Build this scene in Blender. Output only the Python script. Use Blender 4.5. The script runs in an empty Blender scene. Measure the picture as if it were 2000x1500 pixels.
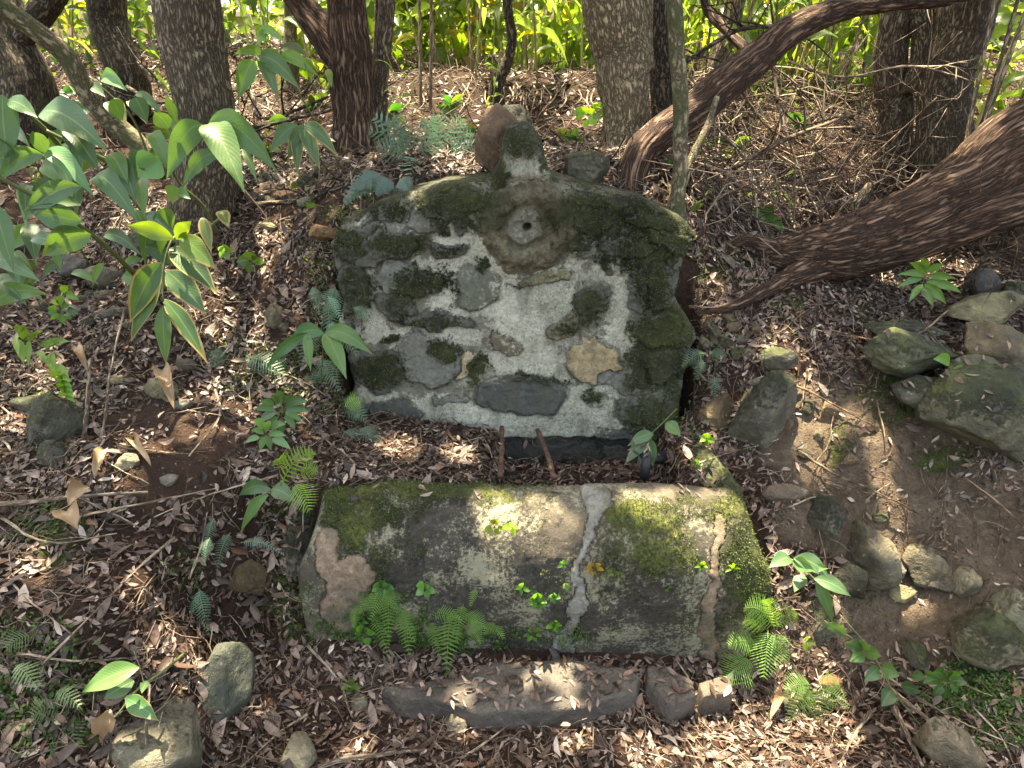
import bpy, math, random
import numpy as np
from mathutils import Vector

random.seed(11)
rng = np.random.default_rng(11)
S = bpy.context.scene
COL = S.collection
R = math.radians

# ------------------------------------------------------------------ camera
F_PX, TILT, CAM_H = 1192.0, R(25), 1.6
cam_d = bpy.data.cameras.new('camera')
cam_d.sensor_fit = 'HORIZONTAL'; cam_d.sensor_width = 36.0
cam_d.lens = 36.0 * F_PX / 2000.0
cam_d.clip_start = 0.02; cam_d.clip_end = 400.0
cam = bpy.data.objects.new('camera', cam_d); COL.objects.link(cam)
cam.location = (0, 0, CAM_H); cam.rotation_euler = (R(90) - TILT, 0, 0)
S.camera = cam

# ------------------------------------------------------------------ world, sun, exposure
SUN = np.array([-0.13, 0.20, 0.97]); SUN /= np.linalg.norm(SUN)   # towards the sun
W = bpy.data.worlds.new('World'); S.world = W; W.use_nodes = True
wn = W.node_tree.nodes; wl = W.node_tree.links
sky = wn.new('ShaderNodeTexSky'); sky.sky_type = 'NISHITA'; sky.sun_disc = False
sky.sun_elevation = math.asin(SUN[2]); sky.sun_rotation = math.atan2(SUN[0], SUN[1])
sky.air_density = 1.0; sky.dust_density = 4.0; sky.ozone_density = 0.6
wl.new(sky.outputs[0], wn['Background'].inputs[0]); wn['Background'].inputs[1].default_value = 0.15
sun_d = bpy.data.lights.new('sun', 'SUN'); sun_d.energy = 5.0; sun_d.angle = R(0.5); sun_d.color = (1.0, 0.94, 0.84)
sun = bpy.data.objects.new('sun', sun_d); COL.objects.link(sun)
sun.rotation_euler = Vector(SUN).to_track_quat('Z', 'Y').to_euler()
V_ = S.view_settings
V_.view_transform = 'Standard'; V_.look = 'None'; V_.gamma = 1.0; V_.use_curve_mapping = False
V_.exposure = 2.55
try:
    V_.use_white_balance = True; V_.white_balance_temperature = 8200; V_.white_balance_tint = 5
except Exception: pass
S.cycles.use_denoising = True
S.cycles.max_bounces = 6; S.cycles.transparent_max_bounces = 6; S.cycles.caustics_reflective = False; S.cycles.caustics_refractive = False

# ------------------------------------------------------------------ maths helpers
CT, ST = math.cos(TILT), math.sin(TILT)
def ray(px, py):
    u = (np.asarray(px, float) - 1000) / F_PX; v = (750 - np.asarray(py, float)) / F_PX
    return np.stack([u, CT + v * ST, -ST + v * CT], -1)
def pt(px, py, Y):
    d = ray(px, py); return np.array([0, 0, CAM_H]) + d * (np.asarray(Y) / d[..., 1])[..., None]
def proj(P):
    P = np.asarray(P, float); y = P[..., 1]; z = P[..., 2] - CAM_H
    dep = np.maximum(y * CT - z * ST, 1e-3); up = y * ST + z * CT
    return 1000 + F_PX * P[..., 0] / dep, 750 - F_PX * up / dep
def mpp(P):                                    # metres per photo pixel at a point
    P = np.asarray(P, float); return (P[..., 1] * CT - (P[..., 2] - CAM_H) * ST) / F_PX
def sstep(a, b, x):
    t = np.clip((x - a) / (b - a), 0, 1); return t * t * (3 - 2 * t)
def nrm(v):
    v = np.asarray(v, float); return v / np.maximum(np.linalg.norm(v, axis=-1, keepdims=True), 1e-9)

def _h(i, j, k, s):
    n = (i * 374761393 + j * 668265263 + k * 2147483647 + s * 1274126177) & 0xFFFFFFFF
    n = ((n ^ (n >> 13)) * 1274126177) & 0xFFFFFFFF
    return ((n ^ (n >> 16)) & 0xFFFF) / 65535.0
def vnoise(P, s=0):
    P = np.asarray(P, float); i = np.floor(P).astype(np.int64); f = P - i; f = f * f * (3 - 2 * f)
    out = 0
    for a in (0, 1):
        wa = f[..., 0] if a else 1 - f[..., 0]
        for b in (0, 1):
            wb = f[..., 1] if b else 1 - f[..., 1]
            for c in (0, 1):
                wc = f[..., 2] if c else 1 - f[..., 2]
                out = out + wa * wb * wc * _h(i[..., 0] + a, i[..., 1] + b, i[..., 2] + c, s)
    return out * 2 - 1
def fbm(P, oct=4, s=0, g=0.5):
    P = np.asarray(P, float); o = 0; a = 1.0; t = 0
    for k in range(oct):
        o = o + a * vnoise(P * 2 ** k + 17.3 * k, s + k); t += a; a *= g
    return o / t

# ------------------------------------------------------------------ object helpers
def mesh_np(name, V, faces, mat=None, smooth=True, attrs=None, uv=None):
    """V (n,3); faces: list of (m,k) int arrays."""
    if not isinstance(faces, (list, tuple)): faces = [faces]
    faces = [np.asarray(f, np.int32) for f in faces if len(f)]
    me = bpy.data.meshes.new(name)
    V = np.asarray(V, np.float32)
    me.vertices.add(len(V)); me.vertices.foreach_set('co', V.ravel())
    loops = np.concatenate([f.ravel() for f in faces])
    tot = np.concatenate([np.full(len(f), f.shape[1], np.int32) for f in faces])
    st = np.concatenate([[0], np.cumsum(tot)[:-1]]).astype(np.int32)
    me.loops.add(len(loops)); me.loops.foreach_set('vertex_index', loops)
    me.polygons.add(len(tot)); me.polygons.foreach_set('loop_start', st)
    if smooth: me.polygons.foreach_set('use_smooth', np.ones(len(tot), bool))
    me.update(calc_edges=True)
    if uv is not None:
        l = me.uv_layers.new(name='UVMap'); l.data.foreach_set('uv', np.asarray(uv, np.float32)[loops].ravel())
    for k, a in (attrs or {}).items():
        a = np.asarray(a, np.float32)
        if a.ndim == 1:
            at = me.attributes.new(k, 'FLOAT', 'POINT'); at.data.foreach_set('value', a)
        else:
            at = me.attributes.new(k, 'FLOAT_VECTOR', 'POINT'); at.data.foreach_set('vector', a.ravel())
    if mat: me.materials.append(mat)
    return me
def link(name, me, parent=None, label=None, cat=None, group=None, kind=None, color=None, loc=None):
    o = bpy.data.objects.new(name, me); COL.objects.link(o)
    if parent: o.parent = parent
    if loc is not None: o.location = loc
    if color is not None: o.color = color
    if label: o['label'] = label
    if cat: o['category'] = cat
    if group: o['group'] = group
    if kind: o['kind'] = kind
    return o
def thing(name, label, cat, loc=(0, 0, 0), group=None):
    o = bpy.data.objects.new(name, None); COL.objects.link(o); o.location = [float(c) for c in loc]
    o.empty_display_size = 0.05; o['label'] = label; o['category'] = cat
    if group: o['group'] = group
    return o

def catmull(P, n):
    """smooth curve through P, spacing-aware so that uneven points never loop"""
    P = np.asarray(P, float); m = len(P)
    if m == 2: return P[0] + (P[1] - P[0]) * np.linspace(0, 1, n)[:, None]
    h = np.maximum(np.linalg.norm(np.diff(P[:, :3], axis=0), axis=1), 1e-6); d = np.diff(P, axis=0) / h[:, None]
    T = np.zeros_like(P); T[0] = d[0]; T[-1] = d[-1]; T[1:-1] = (d[:-1] * h[1:, None] + d[1:] * h[:-1, None]) / (h[:-1] + h[1:])[:, None]
    s_ = np.concatenate([[0], np.cumsum(h)]); q = np.linspace(0, s_[-1] * (1 - 1e-9), n); i = np.clip(np.searchsorted(s_, q, 'right') - 1, 0, m - 2)
    hh = h[i][:, None]; t = ((q - s_[i]) / h[i])[:, None]
    return (2*t**3 - 3*t**2 + 1) * P[i] + (t**3 - 2*t**2 + t) * hh * T[i] + (3*t**2 - 2*t**3) * P[i + 1] + (t**3 - t**2) * hh * T[i + 1]
def tube(P, rad, sides=8, disp=None, cap=True):
    """returns V, faces, bark coords"""
    P = np.asarray(P, float); n = len(P); rad = np.broadcast_to(np.asarray(rad, float), (n,))
    T = nrm(np.gradient(P, axis=0)); up = np.array([0.0, 0, 1.0]) if abs(T[0][2]) < .8 else np.array([0, -1.0, 0])
    N = np.zeros_like(P); a = nrm(up - T[0] * up.dot(T[0])); N[0] = a
    for k in range(1, n):
        a = a - T[k] * a.dot(T[k]); a = nrm(a); N[k] = a
    B = np.cross(T, N); th = np.linspace(0, 2 * math.pi, sides, endpoint=False)
    L = np.concatenate([[0], np.cumsum(np.linalg.norm(np.diff(P, axis=0), axis=1))])
    c, s = np.cos(th), np.sin(th)
    bc = np.stack([rad[:, None] * c, rad[:, None] * s, np.repeat(L[:, None], sides, 1)], -1)
    r = np.repeat(rad[:, None], sides, 1)
    if disp is not None: r = r + disp(bc, r)
    V = P[:, None] + r[..., None] * (N[:, None] * c[None, :, None] + B[:, None] * s[None, :, None])
    V = V.reshape(-1, 3); bc = bc.reshape(-1, 3)
    i = np.arange(n - 1)[:, None] * sides; j = np.arange(sides)[None]; j2 = (j + 1) % sides
    Fq = np.stack([i + j, i + j2, i + sides + j2, i + sides + j], -1).reshape(-1, 4)
    if cap:
        V = np.vstack([V, P[0], P[-1]]); bc = np.vstack([bc, bc[0], bc[-1]]); m = n * sides
        jj = np.arange(sides); k2 = (jj + 1) % sides
        Ft = np.vstack([np.stack([k2, jj, np.full(sides, m)], -1), np.stack([m - sides + jj, m - sides + k2, np.full(sides, m + 1)], -1)])
        return V, [Fq, Ft], bc
    return V, [Fq], bc
def join_parts(parts):
    """parts: list of (V, [faces], attr) -> one"""
    Vs, Fs, As, off = [], {}, [], 0
    for V, fl, A in parts:
        Vs.append(V); As.append(A)
        for f in fl: Fs.setdefault(f.shape[1], []).append(np.asarray(f) + off)
        off += len(V)
    return np.vstack(Vs), [np.vstack(v) for v in Fs.values()], np.vstack(As)

# ------------------------------------------------------------------ node helper
class NM:
    def __init__(s, name):
        s.m = bpy.data.materials.new(name); s.m.use_nodes = True; s.t = s.m.node_tree; s.N = s.t.nodes; s.L = s.t.links
        s.b = s.N['Principled BSDF']; s.out = s.N['Material Output']
    def put(s, inp, v):
        if v is None: return
        if isinstance(v, bpy.types.NodeSocket): s.L.new(v, inp)
        elif isinstance(v, (tuple, list)) and len(v) == 3 and inp.type == 'RGBA': inp.default_value = (*v, 1)
        else: inp.default_value = v
    def node(s, t, ins=None, **props):
        n = s.N.new(t)
        for k, v in props.items(): setattr(n, k, v)
        for k, v in (ins or {}).items(): s.put(n.inputs[k], v)
        return n
    def obj(s): return s.node('ShaderNodeTexCoord').outputs['Object']
    def pos(s): return s.node('ShaderNodeNewGeometry').outputs['Position']
    def nz(s): return s.sep(s.node('ShaderNodeNewGeometry').outputs['Normal'])[2]
    def sep(s, v): return s.node('ShaderNodeSeparateXYZ', {0: v}).outputs
    def noise(s, scale, detail=5, rough=.6, vec=None, dist=0, out='Fac'):
        return s.node('ShaderNodeTexNoise', {'Vector': vec, 'Scale': scale, 'Detail': detail, 'Roughness': rough, 'Distortion': dist}).outputs[out]
    def voro(s, scale, vec=None, feature='F1', out='Distance'):
        return s.node('ShaderNodeTexVoronoi', {'Vector': vec, 'Scale': scale}, feature=feature).outputs[out]
    def ramp(s, f, stops, out='Color'):
        n = s.node('ShaderNodeValToRGB', {0: f}); e = n.color_ramp.elements
        while len(e) < len(stops): e.new(.5)
        for q, (p, c) in zip(e, stops):
            q.position = p; q.color = (*c, 1) if isinstance(c, (tuple, list)) else (c, c, c, 1)
        return n.outputs[out]
    def mix(s, f, a, b, mode='MIX'):
        n = s.node('ShaderNodeMix', data_type='RGBA', blend_type=mode)
        s.put(n.inputs[0], f); s.put(n.inputs[6], a); s.put(n.inputs[7], b); return n.outputs[2]
    def ma(s, op, a, b=None, c=None, clamp=False):
        n = s.node('ShaderNodeMath', operation=op, use_clamp=clamp)
        for k, v in enumerate((a, b, c)):
            if v is not None: s.put(n.inputs[k], v)
        return n.outputs[0]
    def vmul(s, v, t): return s.node('ShaderNodeVectorMath', {0: v, 1: t}, operation='MULTIPLY').outputs[0]
    def vadd(s, v, t): return s.node('ShaderNodeVectorMath', {0: v, 1: t}, operation='ADD').outputs[0]
    def sst(s, v, a, b): return s.node('ShaderNodeMapRange', {0: v, 1: a, 2: b}, interpolation_type='SMOOTHSTEP').outputs[0]
    def attr(s, n, out='Fac'): return s.node('ShaderNodeAttribute', attribute_name=n).outputs[out]
    def oinfo(s, out): return s.node('ShaderNodeObjectInfo').outputs[out]
    def bump(s, h, dist=.01, st=1.0, nor=None):
        return s.node('ShaderNodeBump', {'Height': h, 'Distance': dist, 'Strength': st, 'Normal': nor}).outputs[0]
    def fin(s, col, rough=.8, nor=None, spec=.35):
        s.put(s.b.inputs['Base Color'], col); s.put(s.b.inputs['Roughness'], rough); s.put(s.b.inputs['Normal'], nor)
        s.b.inputs['Specular IOR Level'].default_value = spec; return s.m
    def trans(s, col, amt, nor=None):
        tr = s.node('ShaderNodeBsdfTranslucent', {'Color': col}); s.put(tr.inputs['Normal'], nor)
        mx = s.node('ShaderNodeMixShader', {0: amt}); s.L.new(s.b.outputs[0], mx.inputs[1]); s.L.new(tr.outputs[0], mx.inputs[2])
        s.L.new(mx.outputs[0], s.out.inputs[0])

def moss_col(n, vec, fine):
    """moss colour: dark olive to yellow green by patches"""
    a = n.ramp(n.noise(4.5, 5, .65, vec), [(.36, (.020, .024, .013)), (.5, (.045, .052, .022)), (.62, (.088, .098, .034)), (.72, (.11, .095, .05))])
    return n.mix(1.0, a, n.ramp(fine, [(.25, .45), (.75, 1.35)]), 'MULTIPLY')

def rock_mat(name, base, dark, moss, lichen=.12, use_attr=False):
    n = NM(name); p = n.vadd(n.obj(), n.vmul(n.node('ShaderNodeCombineXYZ', {0: n.oinfo('Random'), 1: n.oinfo('Random')}).outputs[0], (31., 57., 0.)))
    big = n.noise(5, 5, .6, p); fine = n.noise(60, 6, .72, p); mid = n.noise(20, 5, .7, p)
    c = n.mix(n.sst(big, .35, .65), dark, base)
    c = n.mix(1.0, c, n.oinfo('Color'), 'MULTIPLY')
    c = n.mix(n.ma('MULTIPLY', n.sst(mid, .48, .62), .45), c, n.mix(1, c, (1.5, 1.45, 1.3), 'MULTIPLY'))
    c = n.mix(n.ma('MULTIPLY', n.sst(fine, .55, .7), .35), c, (.02, .018, .014))
    lk = n.sst(n.noise(26, 7, .75, p), .60 , .66)
    c = n.mix(n.ma('MULTIPLY', lk, lichen * 4, clamp=True), c, (.42, .42, .33))
    m = n.ma('ADD', n.ma('MULTIPLY', n.nz(), .22), n.ma('ADD', n.ma('MULTIPLY', big, .5), n.ma('MULTIPLY', fine, .5)))
    m = n.sst(m, 1.0 - moss, 1.12 - moss)
    c = n.mix(m, c, moss_col(n, p, fine))
    h = n.ma('ADD', n.ma('MULTIPLY', mid, 1.0), n.ma('ADD', n.ma('MULTIPLY', fine, .4), n.ma('MULTIPLY', m, .35)))
    return n.fin(c, n.ramp(mid, [(.3, .55), (.7, .9)]), n.bump(n.ma('ADD', h, n.ma('MULTIPLY', n.voro(9, p), .8)), .026, 1.0))

M = {}
M['rock'] = rock_mat('rock_grey', (.235, .21, .165), (.09, .082, .064), .28)
M['rock_mossy'] = rock_mat('rock_mossy', (.18, .165, .12), (.07, .066, .05), .46)
M['rock_brown'] = rock_mat('rock_brown', (.20, .15, .105), (.10, .075, .055), .22)
M['rock_dark'] = rock_mat('rock_dark', (.105, .095, .085), (.055, .05, .046), .20, .05)

def bark_mat(name, light, mid, dark, scale=1.0, stretch=.12, moss=.0, depth=.012, twist=1.0):
    n = NM(name); bc = n.attr('bark', 'Vector')
    v = n.vmul(bc, (1, 1, stretch)); warp = n.noise(7, 3, .5, bc, out='Color')
    v2 = n.vadd(v, n.vmul(warp, (.035, .035, .02)))
    a = n.noise(34 * scale, 6, .62, v2); b = n.noise(120 * scale, 5, .7, n.vmul(bc, (1, 1, stretch * 2)))
    ridge = n.ma('ABSOLUTE', n.ma('SUBTRACT', n.ma('MULTIPLY', a, 2), 1))
    ridge = n.sst(ridge, 0.0, .26)
    c = n.ramp(n.ma('ADD', n.ma('MULTIPLY', ridge, .6), n.ma('MULTIPLY', b, .4)), [(.18, dark), (.48, mid), (.85, light)])
    c = n.mix(n.ma('MULTIPLY', n.sst(n.noise(4, 4, .6, bc), .42, .7), .5), c, n.mix(1, c, (1.35, 1.3, 1.2), 'MULTIPLY'))
    if moss:
        f = n.noise(55, 5, .7, bc); m = n.sst(n.ma('ADD', n.noise(5, 4, .6, bc), n.ma('MULTIPLY', f, .35)), .92 - moss, 1.02 - moss)
        c = n.mix(n.ma('MULTIPLY', m, .8), c, n.mix(f, (.03, .042, .014), (.13, .14, .06)))
    h = n.ma('ADD', ridge, n.ma('MULTIPLY', b, .45))
    return n.fin(c, .82, n.bump(h, depth, 1.0), .25)
M['bark_grey'] = bark_mat('bark_grey', (.30, .235, .165), (.165, .125, .088), (.045, .033, .024), 1.9, .30, .14, .008)
M['bark_tan'] = bark_mat('bark_tan', (.40, .31, .20), (.24, .18, .112), (.075, .054, .034), 1.9, .5, .16, .006)
M['bark_red'] = bark_mat('bark_red', (.27, .17, .118), (.135, .076, .052), (.028, .016, .011), 1.8, .10, .06, .012)
M['bark_dark'] = bark_mat('bark_dark', (.19, .15, .11), (.09, .07, .05), (.018, .013, .010), 1.6, .35, .20, .008)
M['bark_pale'] = bark_mat('bark_pale', (.36, .30, .20), (.20, .16, .10), (.07, .05, .035), 1.4, .5, .30, .004)
M['stick'] = bark_mat('stick_bark', (.42, .34, .25), (.24, .18, .13), (.08, .055, .04), 2.5, .15, 0, .002)
M['root'] = bark_mat('root_bark', (.26, .18, .115), (.14, .09, .06), (.045, .03, .02), 2.0, .2, 0, .003)

def leaf_mat(name, c0, c1, tr=(.20, .36, .05), amt=.20, rough=.42, scorch=True, veins=16):
    n = NM(name); uv = n.sep(n.node('ShaderNodeTexCoord').outputs['UV']); u, v = uv[0], uv[1]
    pos = n.obj(); nz = n.noise(14, 4, .6, pos); au = n.ma('ABSOLUTE', n.ma('SUBTRACT', n.ma('MULTIPLY', u, 2), 1))
    c = n.mix(nz, c0, c1); c = n.mix(1, c, n.oinfo('Color'), 'MULTIPLY')
    vein = n.ma('SINE', n.ma('MULTIPLY', n.ma('SUBTRACT', v, n.ma('MULTIPLY', au, .22)), veins * 6.283))
    c = n.mix(n.ma('MULTIPLY', n.sst(vein, .3, 1), .04), c, n.mix(1, c, (1.5, 1.4, 1.3), 'MULTIPLY'))
    rib = n.sst(au, .09, .02)
    c = n.mix(n.ma('MULTIPLY', rib, .6), c, (.20, .26, .09))
    tcol = n.mix(1, tr, n.oinfo('Color'), 'MULTIPLY')
    if scorch:
        e = n.ma('ADD', n.ma('POWER', au, 3.), n.ma('POWER', v, 5.))
        e = n.ma('ADD', e, n.ma('MULTIPLY', n.ma('SUBTRACT', n.noise(9, 4, .6, pos), .5), 1.1))
        th = n.ma('SUBTRACT', 2.1, n.ma('MULTIPLY', n.oinfo('Alpha'), 1.75))
        yel = n.sst(e, n.ma('SUBTRACT', th, .22), th); br = n.sst(e, th, n.ma('ADD', th, .14))
        c = n.mix(yel, c, (.30, .27, .04)); c = n.mix(br, c, n.mix(nz, (.24, .12, .06), (.42, .30, .17)))
        tcol = n.mix(br, n.mix(yel, tcol, (.5, .4, .04)), (.12, .07, .03))
    nb = n.bump(n.ma('ADD', n.ma('MULTIPLY', vein, .04), n.ma('MULTIPLY', n.noise(16, 3, .5, pos), .8)), .004, .6)
    n.fin(c, rough, nb, .5); n.trans(tcol, amt, nb); return n.m
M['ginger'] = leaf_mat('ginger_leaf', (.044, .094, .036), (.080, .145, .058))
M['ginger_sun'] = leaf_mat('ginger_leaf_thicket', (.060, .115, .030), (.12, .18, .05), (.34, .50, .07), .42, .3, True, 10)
M['broad'] = leaf_mat('small_leaf', (.040, .085, .025), (.075, .135, .04), (.25, .42, .05), .3, .4, True, 7)
M['fern_bright'] = leaf_mat('fern_bright', (.085, .17, .035), (.14, .24, .05), (.30, .50, .05), .38, .55, False, 4)
M['fern_dark'] = leaf_mat('fern_dark', (.035, .070, .042), (.065, .11, .065), (.08, .16, .05), .15, .34, False, 4)
M['fern_blue'] = leaf_mat('fern_blue_green', (.045, .085, .062), (.09, .145, .105), (.10, .20, .10), .15, .28, False, 4)
M['crown'] = leaf_mat('crown_leaf', (.03, .06, .015), (.06, .10, .025), (.16, .28, .03), .25, .35, False, 4)

def stem_mat(name, a, b):
    n = NM(name); f = n.noise(40, 4, .6, n.vmul(n.obj(), (1, 1, .3))); return n.fin(n.mix(1, n.mix(f, a, b), n.oinfo('Color'), 'MULTIPLY'), .5, n.bump(f, .002))
M['stem'] = stem_mat('green_stem', (.06, .09, .03), (.15, .17, .06))
M['cane'] = stem_mat('cane_stem', (.22, .19, .09), (.45, .38, .2))
n = NM('rusty_iron'); f = n.noise(50, 6, .7, n.obj())
M['rust'] = n.fin(n.ramp(f, [(.3, (.035, .022, .018)), (.55, (.10, .05, .03)), (.75, (.22, .14, .09))]), .85, n.bump(f, .003))
n = NM('black_plastic'); f = n.noise(30, 5, .6, n.obj())
M['black'] = n.fin(n.mix(f, (.012, .013, .015), (.03, .03, .032)), .55, n.bump(f, .001))
n = NM('spout_metal'); f = n.noise(200, 4, .6, n.obj())
M['spout'] = n.fin(n.mix(f, (.25, .24, .2), (.5, .48, .42)), .4, n.bump(f, .001))

def island_mat(name, stops, rough=.7, tr=None, amt=0.2):
    n = NM(name); r = n.node('ShaderNodeNewGeometry').outputs['Random Per Island']
    p = n.pos(); f = n.noise(70, 5, .7, p)
    c = n.ramp(r, stops); c = n.mix(1, c, n.ramp(f, [(.25, .55), (.75, 1.4)]), 'MULTIPLY')
    nb = n.bump(f, .003, .7)
    n.fin(c, rough, nb, .4)
    if tr: n.trans(n.mix(1, c, tr, 'MULTIPLY'), amt)
    return n.m
M['litter'] = island_mat('dead_leaves', [(0, (.024, .015, .011)), (.26, (.056, .034, .025)), (.5, (.105, .067, .050)), (.68, (.175, .120, .092)), (.84, (.27, .20, .162)), (.91, (.16, .075, .04)), (1, (.50, .41, .34))], .45)
M['twigs'] = island_mat('dead_twigs', [(0, (.03, .018, .013)), (.4, (.075, .048, .034)), (.75, (.16, .11, .078)), (1, (.38, .30, .22))], .75)
M['mossfuzz'] = island_mat('moss_tufts', [(0, (.022, .035, .010)), (.45, (.05, .07, .018)), (.8, (.10, .125, .03)), (1, (.19, .20, .06))], .9)
M['weed'] = island_mat('creeping_weed', [(0, (.03, .06, .015)), (.5, (.06, .12, .03)), (1, (.13, .21, .05))], .6, (2, 2, 1), .3)
M['mass'] = island_mat('thicket_leaves', [(0, (.045, .08, .012)), (.4, (.09, .15, .02)), (.75, (.13, .19, .04)), (.95, (.20, .20, .05)), (1, (.3, .17, .05))], .35, (2.6, 2.7, 1.1), .42)
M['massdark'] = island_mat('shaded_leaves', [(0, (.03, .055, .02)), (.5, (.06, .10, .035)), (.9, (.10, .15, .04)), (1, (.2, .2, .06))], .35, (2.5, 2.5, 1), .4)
# ------------------------------------------------------------------ terrain
CP = []
for px, py, Y in [(0,1500,.85),(0,980,1.4),(0,700,2.0),(0,400,3.0),(0,150,5.0),(500,420,2.6),(500,700,2.0),(400,1000,1.5),
    (400,1250,1.25),(250,1200,1.2),(200,850,1.68),(250,600,2.25),(250,350,3.2),(500,300,3.2),(500,180,4.4),(250,180,4.4),
    (1600,1250,1.4),(1750,1100,1.55),(1700,850,1.8),(1550,700,2.05),(2000,900,1.7),(2000,1250,1.3),(1750,1300,1.35),(2000,600,2.3),
    (1500,450,2.6),(1700,350,3.3),(2000,450,3.0),(1800,620,2.3),(1800,980,1.66),(1650,970,1.68),
    (850,300,2.8),(1000,235,3.62),(700,240,3.3),(1150,240,3.5),(1080,300,2.75),(1100,222,3.75),(1400,250,3.4),(1000,166,3.9),(800,160,4.0),(650,170,4.2),(1180,170,3.9),
    (1400,190,4.1),(1600,200,4.3),(1900,220,4.3),(2000,200,4.5),
    (700,375,2.35),(850,345,2.4),(1150,345,2.4),(1300,385,2.35),(1400,430,2.45),(600,480,2.3),(620,600,2.12),(640,760,1.95),
    (600,880,1.75),(560,930,1.6),(540,1100,1.47),(490,1240,1.42),(440,1060,1.48),(350,1190,1.22),(520,1180,1.46),(1380,520,2.3),(1400,640,2.15),(1380,760,2.05),(1400,890,1.88),
    (1520,970,1.65),(1540,1100,1.5),(1530,1260,1.4),(480,1400,1.15)]:
    CP.append(pt(px, py, Y))
CP += [(-.5,1.0,0),(0,1.0,0),(.6,1.0,0),(1.0,1.0,.03),(0,.3,0),(1,.2,0),(-.5,.4,0),(0,-2,0),(2,-2,.1),(-2,-2,.5),(-.5,1.32,.02),
    (0,1.36,0),(.7,1.36,0),(-2,.3,.75),(2.2,.5,.25),(-1.1,.4,.2),(0,4.6,1.72),(-3,5.5,1.95),(3,5.5,1.8),(0,7,2.0),(0,10,2.3),(-6,9,2.4),(6,9,2.3),
    (0,20,4),(15,20,4),(-15,20,4),(15,0,1.5),(-15,0,3),(-15,-10,1),(15,-10,1),(0,-15,0),(-5,2,1.6),(5,2,1.3)]
CP = np.array(CP, float)
def _k(r2): return r2 * np.log(r2 + 1e-9)
def _tps():
    n = len(CP); d2 = ((CP[:, None, :2] - CP[None, :, :2]) ** 2).sum(-1)
    A = np.zeros((n + 3, n + 3)); A[:n, :n] = _k(d2) + np.eye(n) * .01; A[:n, n] = 1; A[:n, n + 1:] = CP[:, :2]; A[n, :n] = 1; A[n + 1:, :n] = CP[:, :2].T
    return np.linalg.solve(A, np.concatenate([CP[:, 2], [0, 0, 0]]))
TW = _tps()
# lumps of bare earth and soft hollows, placed on the ground (x, y, radius, height)
WX0, WX1 = -.63, .69
def GZ(x, y, det=True):
    x = np.asarray(x, float); y = np.asarray(y, float); sh = x.shape; x = x.ravel(); y = y.ravel()
    xc = np.clip(x, -15, 15); yc = np.clip(y, -12, 20)
    z = TW[-3] + TW[-2] * xc + TW[-1] * yc
    for (a, b, _), w in zip(CP, TW): z = z + w * _k((xc - a) ** 2 + (yc - b) ** 2)
    P = np.stack([x, y, z * 0], -1)
    bank = sstep(.85, 1.1, np.abs(x)) * sstep(5, 3, y)
    flat = sstep(.35, .1, np.abs(y - 1.1)) * sstep(.9, .6, np.abs(x))
    z = z + fbm(P * 2.2, 4, 3) * (.07 * bank + .02 + .05 * sstep(2.3, 2.7, y) * sstep(6, 5, y)) * (1 - .6 * flat)
    if det: z = z + fbm(P * 16, 4, 9) * (.008 + .024 * bank) + fbm(P * 42, 3, 12) * .016 * bank
    z = z + sstep(6, 14, y) * fbm(P * .3, 3, 5) * .4
    xs = -.86 - .35 * (1.45 - y); z = z + .12 * sstep(xs + .035, xs - .025, x) * sstep(xs - .9, xs - .1, x) * sstep(.9, 1.05, y) * sstep(1.66, 1.5, y)
    # earth inside the trough, pit at its right, hidden under the stones of trough and wall
    ins = sstep(-.66, -.58, x) * sstep(.68, .60, x)
    t = ins * sstep(1.50, 1.54, y) * sstep(2.10, 2.02, y)
    zi = .485 + .05 * sstep(-.1, -.5, x) + fbm(P * 9, 3, 4) * .012 - .15 * sstep(-.09, -.02, x) * sstep(.58, .52, x) * sstep(1.6, 1.66, y)
    z = z * (1 - t) + zi * t
    s = sstep(WX0 - .03, WX0 + .02, x) * sstep(.80, .74, x) * sstep(1.36, 1.41, y) * sstep(1.60, 1.54, y)
    z = z * (1 - s) + np.minimum(z, .05) * s
    # under the wall the earth keeps low, then rises behind it
    b = sstep(WX0 - .02, WX0 + .05, x) * sstep(WX1 + .02, WX1 - .05, x) * sstep(2.0, 2.03, y) * sstep(2.26, 2.14, y)
    z = z * (1 - b) + np.minimum(z, .12) * b
    return z.reshape(sh)
def gpt(x, y): return np.array([x, y, float(GZ(np.array([x]), np.array([y]))[0])])
TT = np.concatenate([np.linspace(.8, 4.5, 900), np.linspace(4.5, 16, 500)])
def hit(px, py):
    d = ray(px, py); P = np.array([0, 0, CAM_H]) + d * TT[:, None]
    k = np.nonzero(GZ(P[:, 0], P[:, 1]) > P[:, 2])[0]
    return P[k[0]] if len(k) else P[-1]
def lift(px, py, d):
    h = hit(px, py); t = h[1] - d; return pt(px, py, max(t, .5))

def blobs(px, py, L):
    m = np.zeros(px.shape)
    for b in L:
        cx, cy, rx, ry = b[:4]; a = R(b[4]) if len(b) > 4 else 0; w = b[5] if len(b) > 5 else 1
        dx, dy = px - cx, py - cy; X = dx * math.cos(a) + dy * math.sin(a); Yv = -dx * math.sin(a) + dy * math.cos(a)
        d = np.sqrt((X / rx) ** 2 + (Yv / ry) ** 2); m = np.maximum(m, w * np.clip(1.65 - d, 0, 1))
    return m

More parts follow.
